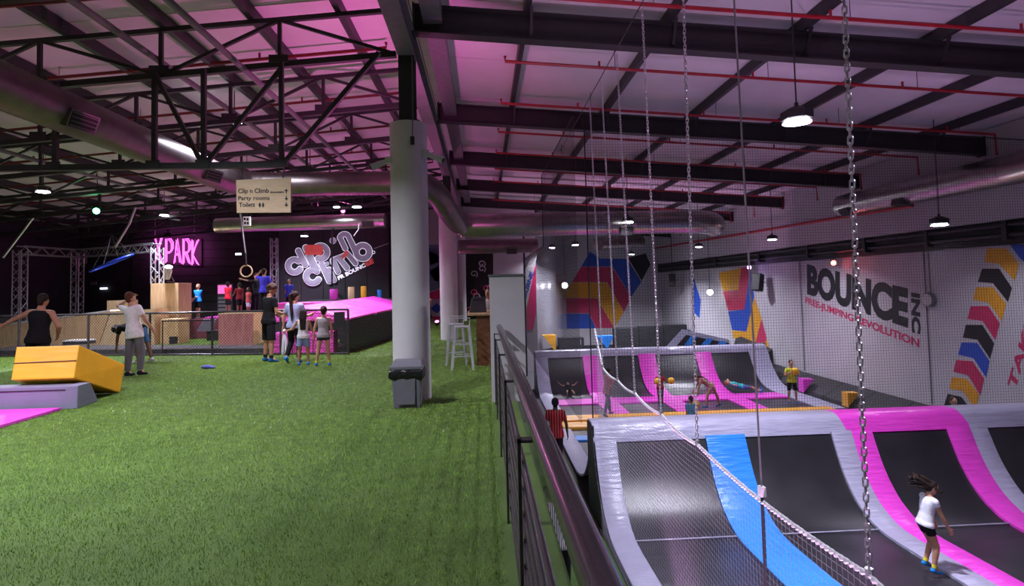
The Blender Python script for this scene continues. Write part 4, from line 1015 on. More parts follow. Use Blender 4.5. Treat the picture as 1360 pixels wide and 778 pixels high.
# windows with blue light and a pale banner in the dark corner
for k, (x0, x1, y0, y1) in enumerate(((-30, 13, 345, 361), (18, 39, 345, 361), (41, 60, 347, 361))):
    a = WY(x0, y0, 26.9); b = WY(x1, y1, 26.9); t = thing('window_%d' % (k + 1), '', None, a); t['kind'] = 'structure'; del_ = t.pop('label', None)
    MB().box((a.x, 26.93, b.z), (b.x, 26.98, a.z)).build('pane', glow('blue_window', (.12, .22, .75), .55), t)
    for (u, v) in (((a.x, a.z), (b.x, a.z)), ((a.x, b.z), (b.x, b.z)), ((a.x, a.z), (a.x, b.z)), ((b.x, a.z), (b.x, b.z))):
        MB().bar((u[0], 26.92, u[1]), (v[0], 26.92, v[1]), .06, .06, up=(0, 1, 0)).build('window_frame', M_black, t)
a = WY(56, 335, 26.6); b = WY(115, 350, 26.6)
t = thing('hung_banner', 'pale grey banner high in the dark corner behind the truss', 'banner', a)
MB().box((a.x, 26.6, b.z), (b.x, 26.63, a.z)).build('sheet', mat('dim_banner', (.22, .21, .23), .7), t)
for x in (a.x + .1, (a.x + b.x) / 2, b.x - .1): MB().tube([(x, 26.61, a.z), (x, 26.61, a.z + .6)], .012, 5).build('cord', M_net, t)
t = thing('pinned_poster', 'small pale notice on the black wall under the banner', 'poster', WY(122, 375, 26.9)); a = WY(119, 374, 26.9); b = WY(127, 378, 26.9)
MB().box((a.x, 26.95, b.z), (b.x, 26.99, a.z)).build('sheet', M_girder, t)
for k, (x0, y0, x1, y1) in enumerate(((132, 382, 141, 384), (312, 336, 320, 338.5))):
    a = WY(x0, y0, 26.9); b = WY(x1, y1, 26.9); MB().box((a.x, 26.94, b.z), (b.x, 26.99, a.z)).build('strip_light', glow('strip_glow', (.8, .85, 1), 3), label=['thin white strip light low on the black wall', 'thin white strip light on the black wall near the gym ring'][k], cat='light')
# wall planks (black boards of the parkour wall)
for k in range(12):
    z = .1 + .4 * k
    MB().box((-16.0, 26.95, z + .012), (-9.5, 27.0, z + .388)).build('wall_board', M_blackwall, wall_bl)

# neon letters
M_neon = glow('neon_pink', (1.0, .10, .72), 3.2)
LET = {'X': [[(0, 1), (1, 0)], [(0, 0), (1, 1)]], 'P': [[(0, 0), (0, 1), (.7, 1), (1, .85), (1, .6), (.7, .45), (0, .45)]], 'A': [[(0, 0), (.5, 1), (1, 0)], [(.2, .35), (.8, .35)]],
       'R': [[(0, 0), (0, 1), (.7, 1), (1, .85), (1, .6), (.7, .48), (0, .48)], [(.5, .48), (1, 0)]], 'K': [[(0, 0), (0, 1)], [(1, 1), (0, .45), (1, 0)]]}
sg = thing('neon_sign', 'pink neon letters X PARK on the black wall', 'sign', WY(233, 352, 26.7))
for ch, x0, x1, y0, y1 in (('X', 205, 216, 314, 350), ('P', 220, 230, 317, 349), ('A', 231, 241, 317, 350), ('R', 243, 253, 317, 351), ('K', 255, 264, 318, 352)):
    a = WY(x0, y1, 26.7); b = WY(x1, y0, 26.7); L_ = MB()
    e = sg
    for ds, rr in ((0, .026), (.09, .026)):
        for st in LET[ch]:
            pts = [Vector((a.x + (b.x - a.x) * u + ds * (.5 if u < .5 else -.5) * 1.3, 26.7 - ds * .3, a.z + (b.z - a.z) * v - (ds if v > .4 else -ds) * .6)) for u, v in st]
            MB().tube(pts, rr, 8).build('neon_tube', M_neon, e, smooth=60)
    MB().box((a.x - .05, 26.85, a.z - .05), (b.x + .05, 26.93, b.z + .05)).build('backing', M_black, e)
for px in (206, 258): p = WY(px, 312, 26.75); MB().tube([p, (p.x, p.y, 5.6)], .015, 6).build('hanger', M_alu, sg)
l = bpy.data.lights.new('neon_light', 'AREA'); l.shape = 'RECTANGLE'; l.size = 2.2; l.size_y = 1.2; l.energy = 30; l.color = (1, .16, .75)
o = bpy.data.objects.new('neon_light', l); COL.objects.link(o); o.parent = sg; o.location = (0, -.3, .7); o.rotation_euler = (R(90), 0, 0)

# ------------------------------------------------------------------ climbing corner
t = thing('climbing_wall', 'black climbing wall panel behind the white climbing logo', 'wall panel', WY(440, 400, 25.2))
a = WY(370, 300, 25.2); b = WY(517, 400, 25.2)
n = 5
for k in range(n):
    x0 = a.x + (b.x - a.x) * k / n; x1 = a.x + (b.x - a.x) * (k + 1) / n
    MB().box((x0 + .008, 25.2, 0), (x1 - .008, 25.3, 5.0)).build('panel', M_blackwall, t, bevel=.006)
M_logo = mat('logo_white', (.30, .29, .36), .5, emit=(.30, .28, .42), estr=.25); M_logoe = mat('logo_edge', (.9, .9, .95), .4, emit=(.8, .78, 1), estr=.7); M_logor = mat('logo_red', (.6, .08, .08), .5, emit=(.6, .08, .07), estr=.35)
lg = thing('climb_logo', 'white bubble-lettered climbing logo set on a slant over the black wall', 'sign', WY(440, 375, 25.0))
def L4(name, s, p00, p10, p01, m, bold, y=25.15, th=.05):
    lettering(name, s, WY(*p00, y), WY(*p10, y), WY(*p01, y), m, lg, bold, th=th)
def ZL(x, y, yy): return WY(370 + x / 9.71, 300 + y / 9.71, yy)
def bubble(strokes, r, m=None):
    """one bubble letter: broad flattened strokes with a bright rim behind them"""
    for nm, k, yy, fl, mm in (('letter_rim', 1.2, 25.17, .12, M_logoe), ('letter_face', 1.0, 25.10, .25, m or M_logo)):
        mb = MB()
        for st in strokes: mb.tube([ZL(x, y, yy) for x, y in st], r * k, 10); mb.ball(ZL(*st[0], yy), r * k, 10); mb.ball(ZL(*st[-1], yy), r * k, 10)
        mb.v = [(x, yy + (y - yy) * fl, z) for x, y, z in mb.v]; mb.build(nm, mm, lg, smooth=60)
def arc(cx, cy, r, a0, a1, n=14): return [(cx + r * math.cos(R(a0 + (a1 - a0) * i / n)), cy + r * math.sin(R(a0 + (a1 - a0) * i / n))) for i in range(n + 1)]
bubble([arc(205, 515, 82, -50, -330)], .125)                                   # c
bubble([[(255, 320), (345, 500)]], .12); bubble([[(385, 385), (440, 510)]], .11)  # l, i
bubble([[(350, 280), (480, 540)], arc(540, 340, 85, -160, 110)], .125)          # p
bubble([arc(700, 190, 26, 0, 300, 8)], .05); bubble([[(800, 165), (860, 290)], arc(850, 165, 60, -170, -10) + [(985, 300)]], .11)   # 'n
bubble([arc(440, 650, 85, -50, -330)], .125)                                    # c
bubble([[(555, 490), (655, 710)]], .12); bubble([[(650, 560), (715, 700)]], .105); bubble([arc(622, 488, 12, 0, 300, 6)], .05)   # l, i
bubble([[(700, 450), (765, 590)], [(705, 440), (770, 400), (880, 540)], [(815, 400), (880, 350), (990, 480)]], .115)                # m
bubble([arc(1085, 335, 85, 0, 350, 20)], .125); bubble([[(905, 150), (1010, 380)]], .10)                                           # b
mb = MB(); q = [ZL(x, y, 25.02) for x, y in ((345, 245), (545, 240), (575, 300), (560, 375), (340, 370))]; mb.prism(q, (0, -1, 0), .02); mb.build('letter_patch', M_logor, lg)
mb = MB(); q = [ZL(x, y, 25.02) for x, y in ((810, 400), (870, 310), (900, 340), (880, 385), (825, 425))]; mb.prism(q, (0, -1, 0), .02); mb.build('letter_patch', M_logor, lg)
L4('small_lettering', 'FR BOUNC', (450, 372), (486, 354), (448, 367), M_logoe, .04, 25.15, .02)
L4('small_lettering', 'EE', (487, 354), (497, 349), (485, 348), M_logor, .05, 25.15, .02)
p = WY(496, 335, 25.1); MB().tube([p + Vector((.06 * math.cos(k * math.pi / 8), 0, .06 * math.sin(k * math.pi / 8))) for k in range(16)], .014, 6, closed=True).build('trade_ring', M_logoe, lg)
box_par = thing('truss_mast', 'slim silver lattice mast left of the climbing logo', 'mast', WY(364, 400, 25.0)); p = WY(364, 316, 25.0)
box_truss(box_par, (p.x, 25.0, 0), (p.x, 25.0, p.z), .24)
# foam pit with black side and pink mats
def pit_box(name, m, x0, x1, Y, yt, yb_, dep, parent, lift=0, bev=.04):
    a = WY(x0, yt, Y); b = WY(x1, yb_, Y); return MB().box((a.x, Y, max(0, b.z)), (b.x, Y + dep, a.z)).build(name, m, parent, bevel=bev)
V_hot = vinyl('hot_pink_vinyl', (.90, .10, .55), .4)
fp = thing('foam_pit', 'raised foam pit with black side wall and pink padded top', 'foam pit', (-5, 18, 0))
q = [Vector((-3.62, 15.55, 0)), Vector((-2.75, 22.5, 0))]
MB().hexa([q[0], q[0] + Vector((-.25, .05, 0)), q[1] + Vector((-.25, 0, 0)), q[1], q[0] + up * .86, q[0] + Vector((-.25, .05, .86)), q[1] + Vector((-.25, 0, 1.0)), q[1] + up * 1.0]).build('side_wall', V_black, fp)
for k, (u, v, m) in enumerate(((0.02, .34, V_hot), (.35, .55, V_hot), (.56, .76, V_hot), (.77, .97, V_mpink))):
    a = q[0].lerp(q[1], u); b = q[0].lerp(q[1], v)
    za = .87 + .14 * u; zb_ = .87 + .14 * v
    MB().hexa([a + up * za, a + Vector((-1.5, .05, za)), b + Vector((-1.5, 0, zb_)), b + up * zb_, a + up * (za + .06), a + Vector((-1.45, .05, za + .42)), b + Vector((-1.45, 0, zb_ + .42)), b + up * (zb_ + .06)]).build('top_mat', m, fp, bevel=.03)
t = thing('landing_step', 'black-fronted step with a pink mat top behind the fence end', 'step', (-5.6, 17.6, 0))
MB().box((-6.15, 17.1, 0), (-5.15, 18.2, .80)).build('front_wall', M_black, t, bevel=.02)
MB().box((-6.2, 17.05, .8), (-5.12, 18.25, .98)).build('mat', V_hot, t, bevel=.03)
t = thing('crash_block', 'tall bright pink crash block across the back of the foam pit', 'mat', (-5.9, 20.4, 0))
MB().box((-7.1, 20.0, 0), (-4.75, 20.8, .55)).build('base', V_black, t, bevel=.02)
MB().box((-7.1, 20.0, .55), (-4.75, 20.8, 1.30)).build('mat', V_hot, t, bevel=.04)
ps = thing('pink_mats', 'row of bright pink crash mats standing behind the fence end', 'mat', (-5, 15.9, 0))
pa = fpos(355) + Vector((0, .35, 0)); pb = fpos(440) + Vector((0, .3, 0))
for k in range(3):
    a = pa.lerp(pb, k / 3); b = pa.lerp(pb, (k + 1) / 3) - FD * .02
    MB().hexa([a, b, b + Vector((0, .5, 0)), a + Vector((0, .5, 0)), a + up * .56, b + up * .60, b + Vector((0, .5, .60)), a + Vector((0, .5, .56))]).build('crash_mat', V_hot, ps, bevel=.03)
for k, (x0, x1, yt, m, lab) in enumerate(((438, 449, 384, V_mpink, 'small red-pink foam roller on the far pit ledge'), (462, 471, 381, M_plyp, 'pale foam roller on the far pit ledge'), (479, 487, 380, V_orange, 'orange foam roller on the far pit ledge'), (501, 507, 385, V_blue, 'blue foam roller on the far pit ledge'))):
    a = WY(x0, yt, 23.6); b = WY(x1, 394, 23.6); r = (b.x - a.x) / 2; t = thing('foam_roller', lab, 'foam roller', ((a.x + b.x) / 2, 23.6, 1.3))
    MB().lathe([(r * .9, 0), (r, .04), (r, a.z - 1.34), (r * .9, a.z - 1.3)], ((a.x + b.x) / 2, 23.6, 1.3), 16).build('body', m, t, smooth=50)
    MB().lathe([(r * .3, 0), (r * .3, .012)], ((a.x + b.x) / 2, 23.6, a.z), 12).build('core', M_black, t)
MB().box((-7.1, 23.2, 0), (-3.6, 24.6, 1.3)).build('pit_ledge', V_black, label='black ledge behind the foam pit carrying small foam rollers', cat='ledge', bevel=.03)
# cords over the climbing corner
rope_line('cord_line', [WY(497, 330, 25.18), WY(516, 323, 25.18)], .012, M_rope, 'pale dashed cord at the end of the climbing logo', 'cord')
MB().tube([Vector((-5.6, 21.9, 4.02)), WY(441, 305, 22), WY(441, 380, 25.0)], .03, 8).build('black_cord', M_net, PALE)
MB().tube([Vector((-4.6, 21.78, 4.15)), WY(477, 297, 21.6), WY(476, 305, 21.6), WY(470, 313, 21.7)], .015, 8).build('cable_loop', M_rope, PALE, label='white cable loop')

# ------------------------------------------------------------------ hanging wooden sign
SY = 8.75
a = WY(313.5, 239, SY); b = WY(386, 236, SY); c = WY(314.5, 282.5, SY); d = WY(386, 282, SY)
sn = thing('hanging_sign', 'plywood direction sign listing climb, party rooms and toilets', 'sign', (a + b) / 2)
MB().prism([c, d, b, a], (0, 1, 0), .03).build('board', M_sign, sn)
for p, x in ((a, .06), (b, -.12)): MB().tube([p + Vector((x, .015, 0)), (p.x + x, SY + .10, 3.62)], .012, 6).build('hanger', M_steel, sn)
def SP(px, py): return WY(px, py, SY - .001)
for s, x0, x1, yb3, yt, bo in (('Clip n Climb', 316.5, 357, 258.5, 250.5, .012), ('downstairs', 359, 377, 256.6, 254, .02), ('Party rooms', 316.5, 358, 267.5, 260.5, .012), ('Toilets', 317.5, 338.5, 275, 269, .012)):
    lettering('sign_lettering', s, SP(x0, yb3), SP(x1, yb3 - .6), SP(x0, yt), P_blk, sn, bo, th=.004)
for px, py, up_ in ((380.3, 253.6, 1), (380.3, 263, -1), (380.3, 271.5, -1)):
    o = SP(px, py) + Vector((0, -.004, 0)); h = .05 * up_
    MB().prism([o + Vector((x * .68, 0, z * up_ * .68)) for x, z in ((-.008, -.05), (.008, -.05), (.008, .0), (.04, .0), (0, .05), (-.04, 0), (-.008, 0))], (0, -1, 0), .003).build('arrow', P_blk, sn)
for px in (345, 349.5):
    o = SP(px, 272) + Vector((0, -.004, 0)); MB().ball(o + Vector((0, 0, .027)), (.008, .003, .008), 8).prism([o + Vector((x * .68, 0, z * .68)) for x, z in ((-.012, -.05), (.012, -.05), (.024, .0), (.02, .026), (-.02, .026), (-.024, 0))], (0, -1, 0), .003).build('toilet_figure', P_blk, sn)
t = thing('exit_sign', 'small white sign box with black marks below the wooden sign', 'sign', WY(328, 300, 15.2))
p = WY(323, 287.5, 15.2); q = WY(332, 299.5, 15.2); MB().box((p.x, 15.2, q.z), (q.x, 15.26, p.z)).build('panel', mat('sign_white', (.8, .8, .8), .5, emit=(1, 1, 1), estr=.25), t)
for k, (u, v) in enumerate(((.2, .75), (.62, .7), (.25, .3), (.65, .28))): 
    o = Vector((p.x + (q.x - p.x) * u, 15.197, q.z + (p.z - q.z) * v)); MB().box((o.x - .02, 15.194, o.z - .035), (o.x + .03, 15.2, o.z + .03)).build('mark', P_blk, t)
MB().tube([((p.x + q.x) / 2, 15.23, p.z), ((p.x + q.x) / 2, 15.23, 5.3)], .008, 5).build('drop_rod', M_steel, t)

# ------------------------------------------------------------------ far wall beyond the columns
def fpoly(name, pts, m, y=29.99): MB().prism([WY(a, b, y) for a, b in pts], (0, -1, 0), .008).build(name, m, wall_bm)
fpoly('chalkboard', [(619, 330), (655, 330), (655, 432), (619, 432)], P_blk)
M_chalk = mat('chalk', (.6, .58, .62), .8)
rnd = random.Random(3)
for k in range(9):
    cx, cy = rnd.uniform(622, 650), rnd.uniform(345, 425); pts = []
    for i in range(10):
        a = i * .8; pts.append(WY(cx + (1.5 + i * .45) * math.cos(a), cy + (1.5 + i * .4) * math.sin(a), 29.97))
    MB().tube(pts, .03, 5).build('chalk_swirl', M_chalk if k % 3 else P_pnk, wall_bm)
lettering('chalk_heading', 'Cafe', WY(619, 337, 29.97), WY(645, 334, 29.97), WY(619, 329, 29.97), M_chalk, wall_bm, .02)
P_teal = mat('paint_slate_blue', (.16, .24, .36), .6)
fpoly('painted_facet', [(566, 325), (600, 325), (600, 378), (566, 388)], P_teal); fpoly('painted_facet', [(566, 390), (600, 380), (600, 396), (566, 398)], P_pnk)
fpoly('painted_facet', [(566, 330), (580, 328), (590, 345), (572, 352)], P_blu); fpoly('painted_facet', [(570, 360), (584, 352), (596, 370), (578, 374)], P_red); fpoly('painted_facet', [(572, 410), (580, 402), (588, 410), (580, 416)], P_blu)
fpoly('painted_facet', [(566, 420), (600, 420), (600, 424), (566, 424)], P_red)
fpoly('painted_facet', [(697, 372), (702, 362), (712, 352), (712, 415), (708, 438), (697, 438)], P_pnk); fpoly('painted_facet', [(704, 362), (712, 356), (712, 366)], P_red, 29.98)
fpoly('painted_band', [(693, 372), (709, 328), (713, 340), (697, 420)], mat('paint_white', (.7, .7, .72), .6), 29.975)
lettering('painted_word', 'BOURNE', WY(697, 404, 29.96), WY(709, 362, 29.96), WY(692, 402, 29.96), P_blu, wall_bm, .03)
# ------------------------------------------------------------------ turf blades (loose pile on the near turf)
rg = np.random.default_rng(5)
def turf_blades(n, x0, x1, y0, y1, hgt, wid, bias, z=0.0):
    y = y0 + (y1 - y0) * rg.random(n) ** bias; x = x0 + (x1 - x0) * rg.random(n)
    keep = (x > -0.93 * y - .3); x, y = x[keep], y[keep]; n = len(x)
    a = rg.random(n) * 2 * np.pi; h = hgt * (.6 + .8 * rg.random(n)); w = wid * (.7 + .6 * rg.random(n)); ln = .7 * h * rg.random(n); b = rg.random(n) * 2 * np.pi
    v = np.zeros((n, 3, 3)); v[:, 0] = np.stack([x - w*np.cos(a), y - w*np.sin(a), 0*x], 1); v[:, 1] = np.stack([x + w*np.cos(a), y + w*np.sin(a), 0*x], 1)
    v[:, 2] = np.stack([x + ln*np.cos(b), y + ln*np.sin(b), h], 1)
    me = bpy.data.meshes.new('turf_pile'); me.vertices.add(n*3); me.vertices.foreach_set('co', v.reshape(-1))
    me.loops.add(n*3); me.loops.foreach_set('vertex_index', np.arange(n*3)); me.polygons.add(n); me.polygons.foreach_set('loop_start', np.arange(0, n*3, 3)); me.polygons.foreach_set('loop_total', np.full(n, 3)); me.update(); me.validate()
    return me
M_blade = mat('turf_blade', (0.23, 0.37, 0.06), 0.32, var=.5, scale=9, spec=.7)
me = turf_blades(620000, -11, 0.1, 1.3, 14.5, .020, .0022, .8); me.materials.append(M_blade)
me2 = turf_blades(260000, -17, 0.1, 14.3, 29, .022, .0045, 1.0); me2.materials.append(M_blade)
o = bpy.data.objects.new('turf_pile', me2); COL.objects.link(o); o.parent = bpy.data.objects['floor']; o['kind'] = 'stuff'
o = bpy.data.objects.new('turf_pile', me); COL.objects.link(o); o.parent = bpy.data.objects['floor']; o['kind'] = 'stuff'

# ------------------------------------------------------------------ people
def V(*a): return Vector(a)
def capsule(mb, a, ra, b, rb, n=12, flat=False):
    a, b = Vector(a), Vector(b); d = (b - a)
    if d.length < 1e-6: return mb.ball(a, ra, n)
    d.normalize()
    if flat: return mb.tube([a, b], [ra, rb], n)
    pts, rr = [], []
    for k in range(4): s = math.sin(k * math.pi / 8); pts.append(a - d * ra * math.cos(k * math.pi / 8)); rr.append(max(ra * s, ra * .02))
    pts += [a, b]; rr += [ra, rb]
    for k in range(3, -1, -1): s = math.sin(k * math.pi / 8); pts.append(b + d * rb * math.cos(k * math.pi / 8)); rr.append(max(rb * s, rb * .02))
    return mb.tube(pts, rr, n)
def loft(mb, rings, n=20):
    k0 = len(mb.v)
    for c, rt, fr, hw, hd in rings:
        for k in range(n):
            a = 2 * math.pi * k / n; ca, sa = math.cos(a), math.sin(a)
            mb.v.append(tuple(c + rt * hw * ca + fr * hd * sa))
    for i in range(len(rings) - 1):
        for k in range(n): mb.f.append((k0 + i*n + k, k0 + i*n + (k+1) % n, k0 + (i+1)*n + (k+1) % n, k0 + (i+1)*n + k))
    mb.f.append(tuple(k0 + k for k in reversed(range(n)))); mb.f.append(tuple(k0 + (len(rings)-1)*n + k for k in range(n)))
def remesh(mb, voxel, smooth=4, name='body'):
    me = bpy.data.meshes.new('tmp'); me.from_pydata(mb.v, [], mb.f)
    bm = bmesh.new(); bm.from_mesh(me); bmesh.ops.recalc_face_normals(bm, faces=bm.faces); bm.to_mesh(me); bm.free()
    ob = bpy.data.objects.new('tmp', me); COL.objects.link(ob)
    m = ob.modifiers.new('r', 'REMESH'); m.mode = 'VOXEL'; m.voxel_size = voxel
    if smooth: s = ob.modifiers.new('s', 'SMOOTH'); s.factor = .5; s.iterations = smooth
    bpy.context.view_layer.update()
    out = bpy.data.meshes.new_from_object(ob.evaluated_get(bpy.context.evaluated_depsgraph_get())); out.name = name
    bpy.data.objects.remove(ob); bpy.data.meshes.remove(me); out.shade_smooth()
    return out
SKIN = {'light': (.52, .28, .18), 'tan': (.42, .21, .12), 'brown': (.16, .075, .04), 'dark': (.07, .035, .022)}
DN = (0, 0, -1)
def cloth(col):
    if not isinstance(col, tuple): return col
    return mat('cloth_%.3f_%.3f_%.3f' % col, col, .9, var=.12, scale=14, bump=.25, bscale=22, spec=.15)
def person(label, pos, face, H, skin='tan', top=(.5, .5, .5), bottom=(.02, .02, .025), hair=(.02, .012, .008), sleeve=.6, leg=.9, lean=(0, 0, 1), head=(0, 0, 1), hyaw=0,
           aL=(DN, DN), aR=(DN, DN), lL=(DN, DN), lR=(DN, DN), shoe=(.03, .2, .6), sock=None, hs=1.0, build=1.0, hem=-.05, hairdo='short', rot=None, z=None, lift=0.0, curl=.5, waist=.06, tight=.0, group=None, extra=None, flare=1.0, hold=None):
    rt = V(1, 0, 0); t = Vector(lean).normalized(); rt = (rt - t * rt.dot(t)).normalized(); fr = t.cross(rt)
    hd = Vector(head).normalized(); b = build
    P = V(0, 0, 0); S = lambda f: P + t * f * H
    body, shirt, pants = MB(), MB(), MB()
    TR = [(-.05, .058, .052), (-.02, .082, .062), (.02, .088, .064), (.06, .083, .06), (.11, .074, .053), (.17, .083, .058), (.225, .095, .06), (.262, .097, .052), (.285, .07, .044), (.30, .036, .036), (.34, .031, .033)]
    loft(body, [(S(f), rt, fr, w * H * b, d * H * b) for f, w, d in TR])
    neck = S(.315); hc = neck + hd * .085 * H * hs; hr = V(.046, .057, .067) * H * hs
    q = Quaternion((0, 0, 1), hyaw)
    hx = (q @ rt - hd * (q @ rt).dot(hd)).normalized(); hy = hd.cross(hx); HM = Matrix((hx, hy, hd)).transposed()
    body.ball(hc, hr, 18, HM)
    hp = lambda x, y, z_: hc + HM @ (V(x, y, z_) * H * hs)
    capsule(body, hp(0, .02, -.036), .028 * H * hs, hp(0, .026, -.042), .026 * H * hs)            # jaw and chin
    capsule(body, hp(0, .054, .012), .006 * H * hs, hp(0, .064, -.012), .008 * H * hs)            # nose
    for s in (-1, 1): body.ball(hp(s * .047, -.004, -.004), V(.006, .012, .018) * H * hs, 10, HM) # ears
    J = {}
    for s, (ua, fa), (th, sh), nm in ((-1, aL, lL, 'L'), (1, aR, lR, 'R')):
        ua, fa, th, sh = (Vector(v).normalized() for v in (ua, fa, th, sh))
        shd = S(.268) + rt * s * .098 * H * b; el = shd + ua * .165 * H; wr = el + fa * .145 * H
        capsule(body, S(.26) + rt * s * .05 * H, .042 * H * b, shd, .031 * H * b)
        capsule(body, shd, .030 * H * b, el, .022 * H * b); capsule(body, el, .0225 * H * b, el.lerp(wr, .35), .0225 * H * b); capsule(body, el.lerp(wr, .3), .0225 * H * b, wr, .0145 * H * b)
        # hand
        d = fa; sd = d.cross(rt if abs(d.dot(rt)) < .8 else fr).normalized()       # across the palm
        nrm = (sd.cross(d)).normalized() * (1 if (sd.cross(d)).dot(-rt * s) > 0 else -1)   # palm faces the body
        ts = sd if sd.dot(fr) > 0 else -sd                                           # thumb side to the front
        for o_ in (-.014, 0, .014): capsule(body, wr + ts * o_ * .6 * H, .012 * H, wr + d * .05 * H + ts * o_ * H, .011 * H, 8)
        for i in range(4):
            p = wr + d * .052 * H + ts * (.0188 - .0125 * i) * H; dd = d.copy(); ln = (.92, 1.0, .94, .74)[i]
            for sl in (.022, .016, .013):
                dd = (dd + nrm * curl * .55).normalized(); p2 = p + dd * sl * ln * H; capsule(body, p, .0052 * H, p2, .0048 * H, 7); p = p2
        p = wr + d * .014 * H + ts * .018 * H; dd = (d * .62 + ts * .7 + nrm * .25).normalized()
        for sl in (.026, .02): p2 = p + dd * sl * H; capsule(body, p, .0066 * H, p2, .0055 * H, 7); p = p2; dd = (dd + d * .5).normalized()
        J['hand' + nm] = wr + d * .06 * H + nrm * .02 * H
        hip = S(-.01) + rt * s * .048 * H * b; kn = hip + th * .245 * H; an = kn + sh * .235 * H
        capsule(body, hip, .050 * H * b, kn, .033 * H * b); capsule(body, kn, .033 * H * b, kn.lerp(an, .3), .033 * H * b); capsule(body, kn.lerp(an, .28), .033 * H * b, an, .020 * H * b)
        ff = (fr - sh * fr.dot(sh)).normalized() if abs(fr.dot(sh)) < .95 else V(0, 1, 0)
        capsule(body, an, .022 * H, an + sh * .02 * H + ff * .05 * H, .018 * H)
        J['foot' + nm] = (an, sh, ff); J['knee' + nm] = kn
        # clothes
        if sleeve > 0:
            k = min(1, sleeve)
            capsule(shirt, S(.26) + rt * s * .05 * H, .047 * H * b, shd, .037 * H * b)
            e = shd.lerp(el, k); capsule(shirt, shd, .039 * H * b, shd.lerp(el, .1), .038 * H * b); capsule(shirt, shd, .0385 * H * b, e, (.034 + tight) * H * b, flat=True)
            if sleeve > 1: capsule(shirt, el, .033 * H * b, el.lerp(wr, sleeve - 1), .026 * H * b)
        k = min(1, leg); e = hip.lerp(kn, k)
        capsule(pants, hip, .058 * H * b, hip.lerp(kn, .2), .055 * H * b); capsule(pants, hip, .058 * H * b, e, (.058 - .016 * k) * H * b * flare, flat=leg <= 1)
        if leg > 1: e2 = kn.lerp(an, leg - 1); capsule(pants, kn, .042 * H * b * flare, e2, .031 * H * b * flare, flat=True); capsule(pants, kn, .042 * H * b * flare, kn.lerp(an, .1), .042 * H * b * flare)
    inf = .011
    sr = [(hem - .002, *[x for x in TR[1][1:]])] if hem < -.02 else []
    sr = []
    for f in (hem, .0, .03, .06, .11, .17, .225, .262, .282, .292):
        if f < hem: continue
        w_ = np.interp(f, [r[0] for r in TR], [r[1] for r in TR]); d_ = np.interp(f, [r[0] for r in TR], [r[2] for r in TR])
        if f <= 0: w_, d_ = max(w_, .102), max(d_, .07)
        sr.append((S(f), rt, fr, (w_ + inf) * H * b, (d_ + inf) * H * b))
    loft(shirt, sr)
    pr = []
    for f in (-.045, -.02, .02, waist):
        w_ = np.interp(f, [r[0] for r in TR], [r[1] for r in TR]); d_ = np.interp(f, [r[0] for r in TR], [r[2] for r in TR]); pr.append((S(f), rt, fr, (w_ + .008) * H * b, (d_ + .008) * H * b))
    loft(pants, pr)
    # ground it
    rotm = (rot or Matrix.Rotation(face, 3, 'Z'))
    allv = [rotm @ Vector(v) for v in body.v]; zmin = min(v.z for v in allv) - .012 * H
    root = thing('person', label, 'person', (pos[0], pos[1], (pos[2] if z is None else z) - zmin + lift), rotm.to_euler(), group)
    vox = .0062 * H
    def part(name, me, m, par=root, lab=None):
        o = bpy.data.objects.new(name, me); COL.objects.link(o); me.materials.append(m); o.parent = par
        if lab: o['label'] = lab
        return o
    bo = part('body', remesh(body, vox, 3, 'body'), mat('skin_' + skin, SKIN[skin], .5, var=.08, scale=20))
    part('shirt', remesh(shirt, .008 * H, 5, 'shirt'), cloth(top)); part('pants' if leg > 1 else 'shorts', remesh(pants, .008 * H, 5, 'shorts'), cloth(bottom))
    hm = mat('hair_%.3f_%.3f_%.3f' % hair, hair, .65, var=.35, scale=30, bump=.6, bscale=70, spec=.2)
    hb = MB(); hb.ball(hp(0, -.013, .018), V(.0515, .0555, .059) * H * hs, 20, HM); capsule(hb, hp(0, -.035, .0), .036 * H * hs, hp(0, -.03, -.035), .03 * H * hs)
    if hairdo == 'curly':
        r2 = random.Random(11)
        for k in range(60):
            a, c = r2.uniform(0, 6.28), r2.uniform(-.25, 1); rr = math.sqrt(1 - c * c)
            if math.sin(a) * rr > .55 and c < .35: continue
            hb.ball(hp(.053 * rr * math.cos(a), -.012 + .056 * rr * math.sin(a), .015 + .062 * c), .017 * H * hs, 8)
    if hairdo == 'long':
        for x in (-.032, -.016, 0, .016, .032): 
            a = hp(x, -.045, .02); m1 = neck - fr * (.052 * H) + rt * x * 1.2 * H; e = S(.12) - fr * .062 * H + rt * x * 1.1 * H
            capsule(hb, a, .026 * H, m1, .026 * H, 8); capsule(hb, m1, .026 * H, e, .012 * H, 8)
    if hairdo == 'pony':
        a = hp(0, -.058, .03); m1 = hp(0, -.10, .0); e = S(.17) - fr * .085 * H; e2 = S(.06) - fr * .085 * H
        capsule(hb, a, .02 * H, m1, .024 * H, 8); capsule(hb, m1, .024 * H, e, .022 * H, 8); capsule(hb, e, .022 * H, e2, .008 * H, 8)
    if hairdo == 'bun': hb.ball(hp(0, -.062, .015), .028 * H, 12)
    if hairdo == 'flying':
        r2 = random.Random(5)
        for k in range(30):
            a = hp(r2.uniform(-.04, .04), -.03, r2.uniform(-.04, .05)); m1 = a + HM @ V(r2.uniform(-.02, .02), -.09, r2.uniform(-.01, .03)) * H; e = m1 + HM @ V(r2.uniform(-.02, .02), -.08 - .05 * r2.random(), r2.uniform(-.04, .03)) * H
            capsule(hb, a, .022 * H, m1, .017 * H, 7); capsule(hb, m1, .017 * H, e, .006 * H, 7)
        for k in range(5):
            a = hp(.045, .01, .01); e = a + HM @ V(.02, .05 + .02 * k * .5, -.05 + .012 * k) * H * .9; capsule(hb, a, .014 * H, e, .005 * H, 7)
    part('hair', remesh(hb, .007 * H, 2, 'hair'), hm, bo)
